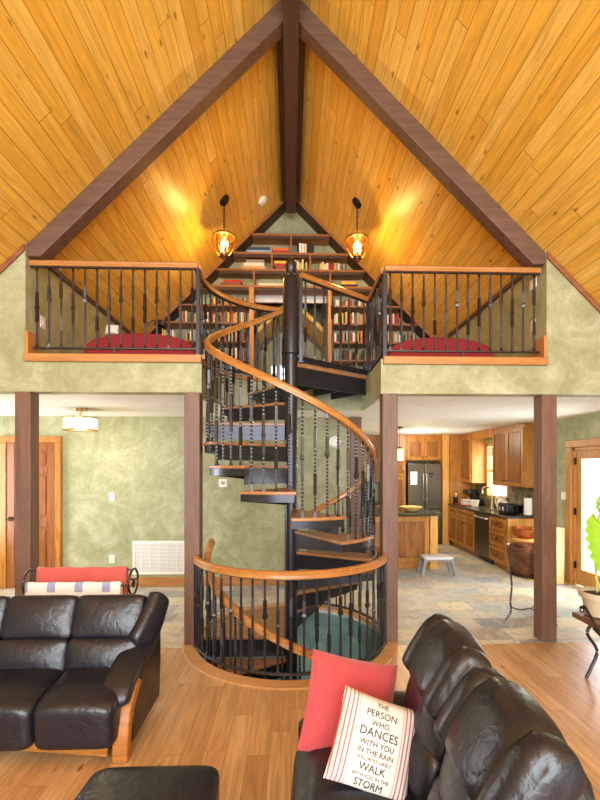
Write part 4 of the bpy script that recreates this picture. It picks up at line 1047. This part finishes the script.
plate('wall_outlet', 'white wall outlet on the green wall left of the grille', 'outlet', 112, 559, kind='outlet')
plate('wall_thermostat', 'small white square thermostat seen through the stairs', 'thermostat', 223, 483, w=.115, h=.115, kind='t')
x, z = at(335, 442, 6.25)
dt = thing('smoke_detector', 'round white detector on the green wall right of the centre pole', 'detector', (x, 6.25, z))
MB().lathe([(.085, 0), (.085, .02), (.07, .035), (.045, .042), (1e-4, .045)], n=32).build('cover', whitep, dt, rot=(PI / 2, 0, 0))
MB().lathe([(.05, .040), (.055, .046), (.06, .038)], n=24).build('vent_ring', whitep, dt, rot=(PI / 2, 0, 0))
# ================================================================== LOFT
for sg, px, py in ((-1, 42, 322), (1, 537, 330)):
    t_ = thing('light_switch', 'white switch plate on the %s loft knee wall' % ('left' if sg < 0 else 'right'), 'switch', (sg * 2.5, 4.41 if sg < 0 else 4.36, 3.165))
    B(-.007, .007, -.04, .04, -.06, .06).build('plate', whitep, t_, bevel=.002); B(-.012, .012, -.012, .012, -.025, .025).build('toggle', whitep, t_, bevel=.002)
t_ = thing('light_switch', 'white upper switch plate high on the right loft knee wall', 'switch', (2.5, 4.36, 3.60)); B(-.007, .007, -.06, .06, -.05, .05).build('plate', whitep, t_, bevel=.002)
# ---- pendants
def pendant(loc, label):
    t = thing('pendant_lantern', label, 'lamp', loc, 0, 'bell lanterns of the loft'); sgn = 1 if loc[0] > 0 else -1
    M_ = Matrix.Rotation(rad(sgn * 45), 4, 'Y')
    MB().lathe([(.075, -.025), (.08, -.005), (.08, 0)], n=24, M=M_).build('canopy', bronze, t)
    m = MB()
    for i in range(11):
        z = -.035 - i * .036; A = 0 if i % 2 else PI / 2
        m.tube([(.012 * cos(a) * cos(A), .012 * cos(a) * sin(A), z + .024 * sin(a)) for a in [2 * PI * k / 12 for k in range(12)]], .0045, 6, closed=True)
    m.build('chain', bronze, t)
    MB().lathe([(.012, -.43), (.03, -.45), (.02, -.47), (.05, -.485), (.155, -.50), (.16, -.515), (.15, -.52), (.04, -.50)], n=28).build('cap', lantern, t)
    MB().lathe([(.145, -.515), (.15, -.56), (.135, -.64), (.10, -.72), (.06, -.77), (.055, -.79)], n=28).build('glass_bell', glassa, t)
    m = MB()
    for i in range(6):
        a = i * PI / 3; m.tube([(r * cos(a), r * sin(a), z) for r, z in ((.152, -.51), (.156, -.56), (.14, -.64), (.105, -.72), (.063, -.775))], .006, 6)
    m.lathe([(.066, -.785), (.066, -.77), (.058, -.77), (.03, -.80), (.02, -.82), (1e-4, -.83)], n=20); m.build('cage', lantern, t)
    for i in range(3):
        a = i * 2 * PI / 3 + .4; c = MB().lathe([(.012, -.70), (.012, -.63)], .045 * cos(a), .045 * sin(a), 10).build('candle', cream, t)
        MB().lathe([(.006, -.63), (.016, -.61), (.013, -.58), (1e-4, -.555)], .045 * cos(a), .045 * sin(a), 10).build('bulb', bulb, c)
    return t
pendant((-.92, 5.95, roofz(.92)), 'bell shaped glass lantern hanging from the left ceiling slope')
pendant((.92, 5.95, roofz(.92)), 'bell shaped glass lantern hanging from the right ceiling slope')
M_ = Matrix.Rotation(rad(-45), 4, 'Y')
sd_ = thing('smoke_alarm', 'small white alarm on the left ceiling slope near the ridge', 'alarm', (-.45, 6.7, roofz(.45)))
MB().lathe([(.06, -.05), (.075, -.04), (.08, 0)], n=24, M=M_).build('cover', whitep, sd_)
MB().lathe([(.03, -.055), (.035, -.045)], n=20, M=M_).build('sensor', whitep, sd_)
# ---- bookcase filling the gable
bc = thing('bookcase', 'dark wooden built-in bookcase filling the loft gable', 'bookcase', (0, 7.2, LF))
FY, BY = 7.2, YB - .002
def zl(py, d=7.25): return EYE + (PY0 - py) * d / F_PX
SH = [zl(235.3), zl(254), zl(270.5), zl(287)]                 # shelves crossing the gable
LOW = [zl(306), zl(323.5), zl(342), zl(360), zl(377)]         # shelves in the two side bays
def half(z): return RIDGE - z - .035
def lb(m, x0, x1, y0, y1, z0, z1): return m.box(x0, x1, y0 - 7.2, y1 - 7.2, z0 - LF, z1 - LF)
for z in SH: lb(MB(), -half(z), half(z), FY, BY, z - .035, z).build('shelf', shelfw, bc, bevel=.003)
for z in LOW:
    for s in (-1, 1):
        hx = min(half(z), 2.47); x0, x1 = sorted((s * .68, s * hx)); lb(MB(), x0, x1, FY, BY, z - .03, z).build('shelf', shelfw, bc, bevel=.003)
DIV = [(0.0, SH[1], SH[0] - .035), (-.32, SH[2], SH[1] - .035), (.32, SH[2], SH[1] - .035), (-.62, SH[3], SH[2] - .035), (.66, SH[3], SH[2] - .035)]
for x, a, b in DIV: lb(MB(), x - .015, x + .015, FY + .005, BY, a, b).build('divider', shelfw, bc, bevel=.002)
for x in (-1.5, 1.5): lb(MB(), x - .014, x + .014, FY + .005, BY, LF, zl(306) - .03).build('divider', shelfw, bc, bevel=.002)
for s in (-1, 1):
    lb(MB(), *sorted((s * .62, s * .70)), FY - .01, BY, LF, SH[3] - .035).build('upright', oak, bc, bevel=.004)
    m = MB()
    m.prism([(s * .0, RIDGE - .0 - LF), (s * 2.47, RIDGE - 2.47 - LF), (s * 2.47, RIDGE - 2.47 - .06 - LF), (0, RIDGE - .06 - LF)][::s], FY - 7.23, FY - 7.2, 'Y')
    m.build('sloping_trim', shelfw, bc, bevel=.003)
    m = MB().prism([(s * .0, RIDGE - LF), (s * 2.47, RIDGE - 2.47 - LF), (s * 2.47, RIDGE - 2.47 - .045 - LF), (0, RIDGE - .045 - LF)][::s], 0, BY - 7.2, 'Y'); m.build('sloping_side', shelfdark, bc)
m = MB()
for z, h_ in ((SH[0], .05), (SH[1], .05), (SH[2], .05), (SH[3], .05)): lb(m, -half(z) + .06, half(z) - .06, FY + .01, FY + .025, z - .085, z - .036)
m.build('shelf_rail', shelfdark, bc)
# ---- books
PAL = [('tan', (196, 160, 110)), ('brown', (122, 78, 48)), ('red', (168, 50, 40)), ('dark green', (60, 84, 56)), ('cream', (226, 212, 176)), ('grey', (140, 138, 132)), ('yellow', (222, 184, 70)), ('dark blue', (52, 66, 104)), ('white', (236, 232, 222)), ('black', (44, 40, 40)), ('orange', (206, 112, 50)), ('pale blue', (140, 170, 190))]
BMAT = {n: plain('book_' + n.replace(' ', '_'), c, .6) for n, c in PAL}
pagem = plain('book_pages', (230, 222, 200), .8)
BCACHE = {}
def book_mesh(key, w, h, d, mat):
    # cover boards, spine and inset page block in one closed shape
    m = MB().box(-w / 2, w / 2, 0, .004, 0, h).box(-w / 2, -w / 2 + .003, 0, d, 0, h).box(w / 2 - .003, w / 2, 0, d, 0, h).box(-w / 2 + .003, w / 2 - .003, .004, d - .005, .004, h - .005)
    return m.data('book', mat, 0)
NB = [0]
def row(x0, x1, z, where, fill=.85, hmax=.2, pal=None, ymin=7.235, wmin=.024, wmax=.042):
    x = x0; i = 0; specs = []
    while x < x1 - .02 and i < 18:
        if R.random() > fill: x += R.uniform(.02, .06); continue
        w = R.uniform(wmin, wmax); h = R.uniform(.68, 1) * hmax; nm, c = R.choice(pal or PAL + [PAL[0], PAL[4], PAL[0], PAL[8], PAL[2]])
        if x + w > x1: break
        specs.append((x + w / 2, w - .0015, h, nm)); x += w + .001; i += 1
    for i, (x, w, h, nm) in enumerate(specs):
        me = book_mesh(0, w, h, R.uniform(.13, .17), BMAT[nm])
        o = bpy.data.objects.new('book', me); COL.objects.link(o); o.location = (x, ymin + R.uniform(0, .015), z + .0005); NB[0] += 1
        tag(o, '%s book, %s from the left %s' % (nm, ORD[i], where), 'book', 'books ' + where)
def flat(x, z, items, where, names):
    zz = z + .0005
    for (w, h, nm), lab in zip(items, names):
        m = MB().box(-w / 2, w / 2, 0, .2, 0, h).box(-w / 2 - .004, w / 2 + .004, -.004, .204, h * .45, h)
        o = m.build('game_box', BMAT[nm], bevel=.002); o.location = (x + R.uniform(-.02, .02), 7.24, zz); zz += h + .0005
        tag(o, lab + ' ' + where, 'box', 'game boxes ' + where)
s0, s1, s2, s3 = SH
flat(-.55, s1, [(.40, .05, 'pale blue'), (.36, .05, 'dark blue')], 'on the second shelf, left', ['pale blue flat game box at the bottom of the pile', 'dark blue flat game box on top of the pile'])
flat(-.18, s1, [(.26, .05, 'red'), (.26, .045, 'orange')], 'on the second shelf, centre', ['red flat game box under an orange one', 'orange flat game box lying on a red one'])
row(.10, .42, s1, 'on the second shelf, right', .95, .19, [PAL[4], PAL[8], PAL[9], PAL[2]], wmin=.03, wmax=.05)
flat(-.62, s2, [(.40, .06, 'tan'), (.34, .055, 'cream'), (.30, .05, 'grey')], 'on the third shelf, left', ['tan flat game box at the bottom', 'cream flat game box in the middle', 'grey flat game box at the top'])
flat(-.165, s2, [(.21, .06, 'brown'), (.21, .05, 'red'), (.20, .04, 'yellow')], 'beside the third shelf divider', ['brown flat game box lowest', 'red flat game box between two others', 'yellow flat game box topmost'])
row(.06, .29, s2, 'on the third shelf right of the centre pole', .95, .19, [PAL[0], PAL[4], PAL[6]], wmin=.03)
row(.48, .96, s2, 'on the third shelf, right section', .9, .15, [PAL[2], PAL[4], PAL[8], PAL[11], PAL[6], PAL[10]])
flat(-1.0, s3, [(.34, .055, 'brown'), (.30, .045, 'red')], 'on the fourth shelf, left section', ['brown flat game box under a red one', 'red flat game box on a brown one'])
flat(-.25, s3, [(.55, .05, 'cream')], 'on the fourth shelf, centre', ['cream flat game box'])
flat(.98, s3, [(.26, .05, 'black'), (.24, .05, 'yellow')], 'on the fourth shelf, right section', ['black flat game box below', 'yellow flat game box above'])
WN = ['on the top side shelf', 'on the second side shelf', 'on the third side shelf', 'on the fourth side shelf', 'on the lowest side shelf']
for i, z in enumerate(LOW[1:4] + [LOW[4]]):
    k = i + 1
    for s, nm in ((-1, 'left'), (1, 'right')):
        lim = min(half(z) - .30, 2.25 - .0)
        a, b = (.73, 1.47); fl = (.92, .9, .85, .6)[i]
        if i < 3:
            if s < 0: row(-b, -a, z, '%s of the left bay' % WN[k], fl)
            else: row(a, b, z, '%s of the right bay' % WN[k], fl)
        if lim > 1.62 and i < 3:
            if s < 0: row(-lim, -1.52, z, '%s near the left slope' % WN[k], .7)
            else: row(1.53, lim, z, '%s near the right slope' % WN[k], .7)
row(-1.33, -.73, LOW[0], 'on the top side shelf of the left bay', .9, .13, [PAL[0], PAL[1], PAL[6], PAL[2], PAL[5]])
row(.73, 1.33, LOW[0], 'on the top side shelf of the right bay', .9, .13)
# ---- red sofas, seen over the sill
def red_sofa(x, label, tuft):
    t = thing('red_sofa', label, 'sofa', (x, 5.25, LF), 0)
    n = 48; W = .62
    def top(u): return (.30 + .18 * math.sqrt(max(0, 1 - u * u)) + (.022 * abs(sin(u * PI * 4.5)) if tuft else 0))
    poly = [(-W, .05), (W, .05)] + [(W * (1 - 2 * i / n), top(1 - 2 * i / n)) for i in range(n + 1)]
    MB().prism(poly, -.30, -.16, 'Y').build('backrest', redv, t, bevel=.03, smooth=60)
    MB().puff((0, .12, .26), (1.20, .58, .20), 6, 12).build('seat_cushion', redv, t, smooth=60)
    MB().box(-.6, .6, -.22, .40, .06, .18).build('base', redv, t, bevel=.02)
    for sx_ in (-.55, .55):
        for sy_ in (-.2, .34): MB().lathe([(.018, 0), (.026, .06)], sx_, sy_, 12).build('leg', oak, t)
    return t
red_sofa(-1.73, 'red velvet sofa with scalloped rounded back behind the left loft railing', True)
red_sofa(1.76, 'red velvet sofa with smooth rounded back behind the right loft railing', False)
o = cushion('small_pillow', whitec, .15, .11, .08, 'small white pillow on top of the left red sofa'); orient(o, (-2.06, 5.02, LF + .545), -15, 0, 0)
# ---- reading lamp
rl = thing('floor_lamp', 'black gooseneck floor lamp standing behind the left red sofa', 'lamp', (-2.13, 6.3, LF))
MB().lathe([(.13, 0), (.13, .02), (.02, .035)], n=24).build('base', blackp, rl)
MB().tube(smoothpath([(0, 0, .03), (0, 0, .75), (.02, 0, .96), (.11, 0, 1.08), (.21, 0, 1.07)]), .010, 8).build('stem', blackp, rl)
MB().lathe([(.02, .07), (.06, .05), (.095, -.02), (.09, -.02), (.05, .035), (.018, .05)], n=24, M=Matrix.Translation((.24, 0, 1.03)) @ Matrix.Rotation(rad(15), 4, 'Y')).build('lamp_shade', blackp, rl)
# ================================================================== LIGHT AND CAMERA
def area(name, loc, rot, sx, sy, power, col=(1, 1, 1)):
    l = bpy.data.lights.new(name, 'AREA'); l.shape = 'RECTANGLE'; l.size = sx; l.size_y = sy; l.energy = power; l.color = col
    o = bpy.data.objects.new(name, l); COL.objects.link(o); o.location = loc; o.rotation_euler = rot; return o
def point(name, loc, power, col=(1, .8, .5), r=.05):
    l = bpy.data.lights.new(name, 'POINT'); l.energy = power; l.color = col; l.shadow_soft_size = r
    o = bpy.data.objects.new(name, l); COL.objects.link(o); o.location = loc; return o
area('gable_fill_daylight', (0, -4.05, 2.9), (rad(90), 0, 0), 6.2, 4.6, 540, (.88, .945, 1.0))  # large area light in the unseen gable, added as soft frontal fill
area('glass_door_daylight', (4.55, 5.7, 1.05), (0, rad(90), 0), 1.9, .9, 75, (.95, .98, 1))
area('hall_fill_daylight', (-4.9, 5.3, 1.32), (0, rad(-90), 0), 1.6, 1.1, 55, (.93, .97, 1))  # added light through the unseen hall window
area('kitchen_window_daylight', (4.5, 8.44, 1.65), (0, rad(90), 0), 1.1, .85, 26, (.95, .98, 1))
for s in (-1, 1): point('pendant_glow', (s * .92, 5.95, 4.72), 26, (1, .78, .42), .06)
point('hall_lamp_glow', (-2.64, 5.48, 2.06), 9, (1, .85, .6), .1)
point('island_pendant_glow', (1.96, 7.7, 1.80), 14, (1, .82, .52), .05)
point('kitchen_fill_light', (2.6, 8.6, 2.3), 24, (1, .88, .66), .2)  # added fill for the kitchen; no lamp hangs here
point('basement_lamp_glow', (-.9, 4.0, -1.3), 40, (1, .95, .85), .15)
wd = bpy.data.worlds.new('World'); scene.world = wd; wd.use_nodes = True
bg = wd.node_tree.nodes['Background']; bg.inputs[0].default_value = (.92, .96, 1, 1); bg.inputs[1].default_value = 1.6
cam = bpy.data.cameras.new('Camera'); co = bpy.data.objects.new('Camera', cam); COL.objects.link(co)
co.location = (0, 0, EYE); co.rotation_euler = (rad(90), 0, -YAW)
cam.sensor_fit = 'AUTO'; cam.sensor_width = 36; cam.lens = F_PX / 800 * 36
cam.shift_x = (300 - PX0) / 800; cam.shift_y = (PY0 - 400) / 800; cam.clip_start = .02
scene.camera = co
vs = scene.view_settings; vs.view_transform = 'Standard'; vs.look = 'None'; vs.gamma = 1; vs.exposure = 0.72; vs.use_curve_mapping = False
scene.cycles.max_bounces = 10; scene.cycles.diffuse_bounces = 6; scene.cycles.use_denoising = True
scene.cycles.sample_clamp_indirect = 6
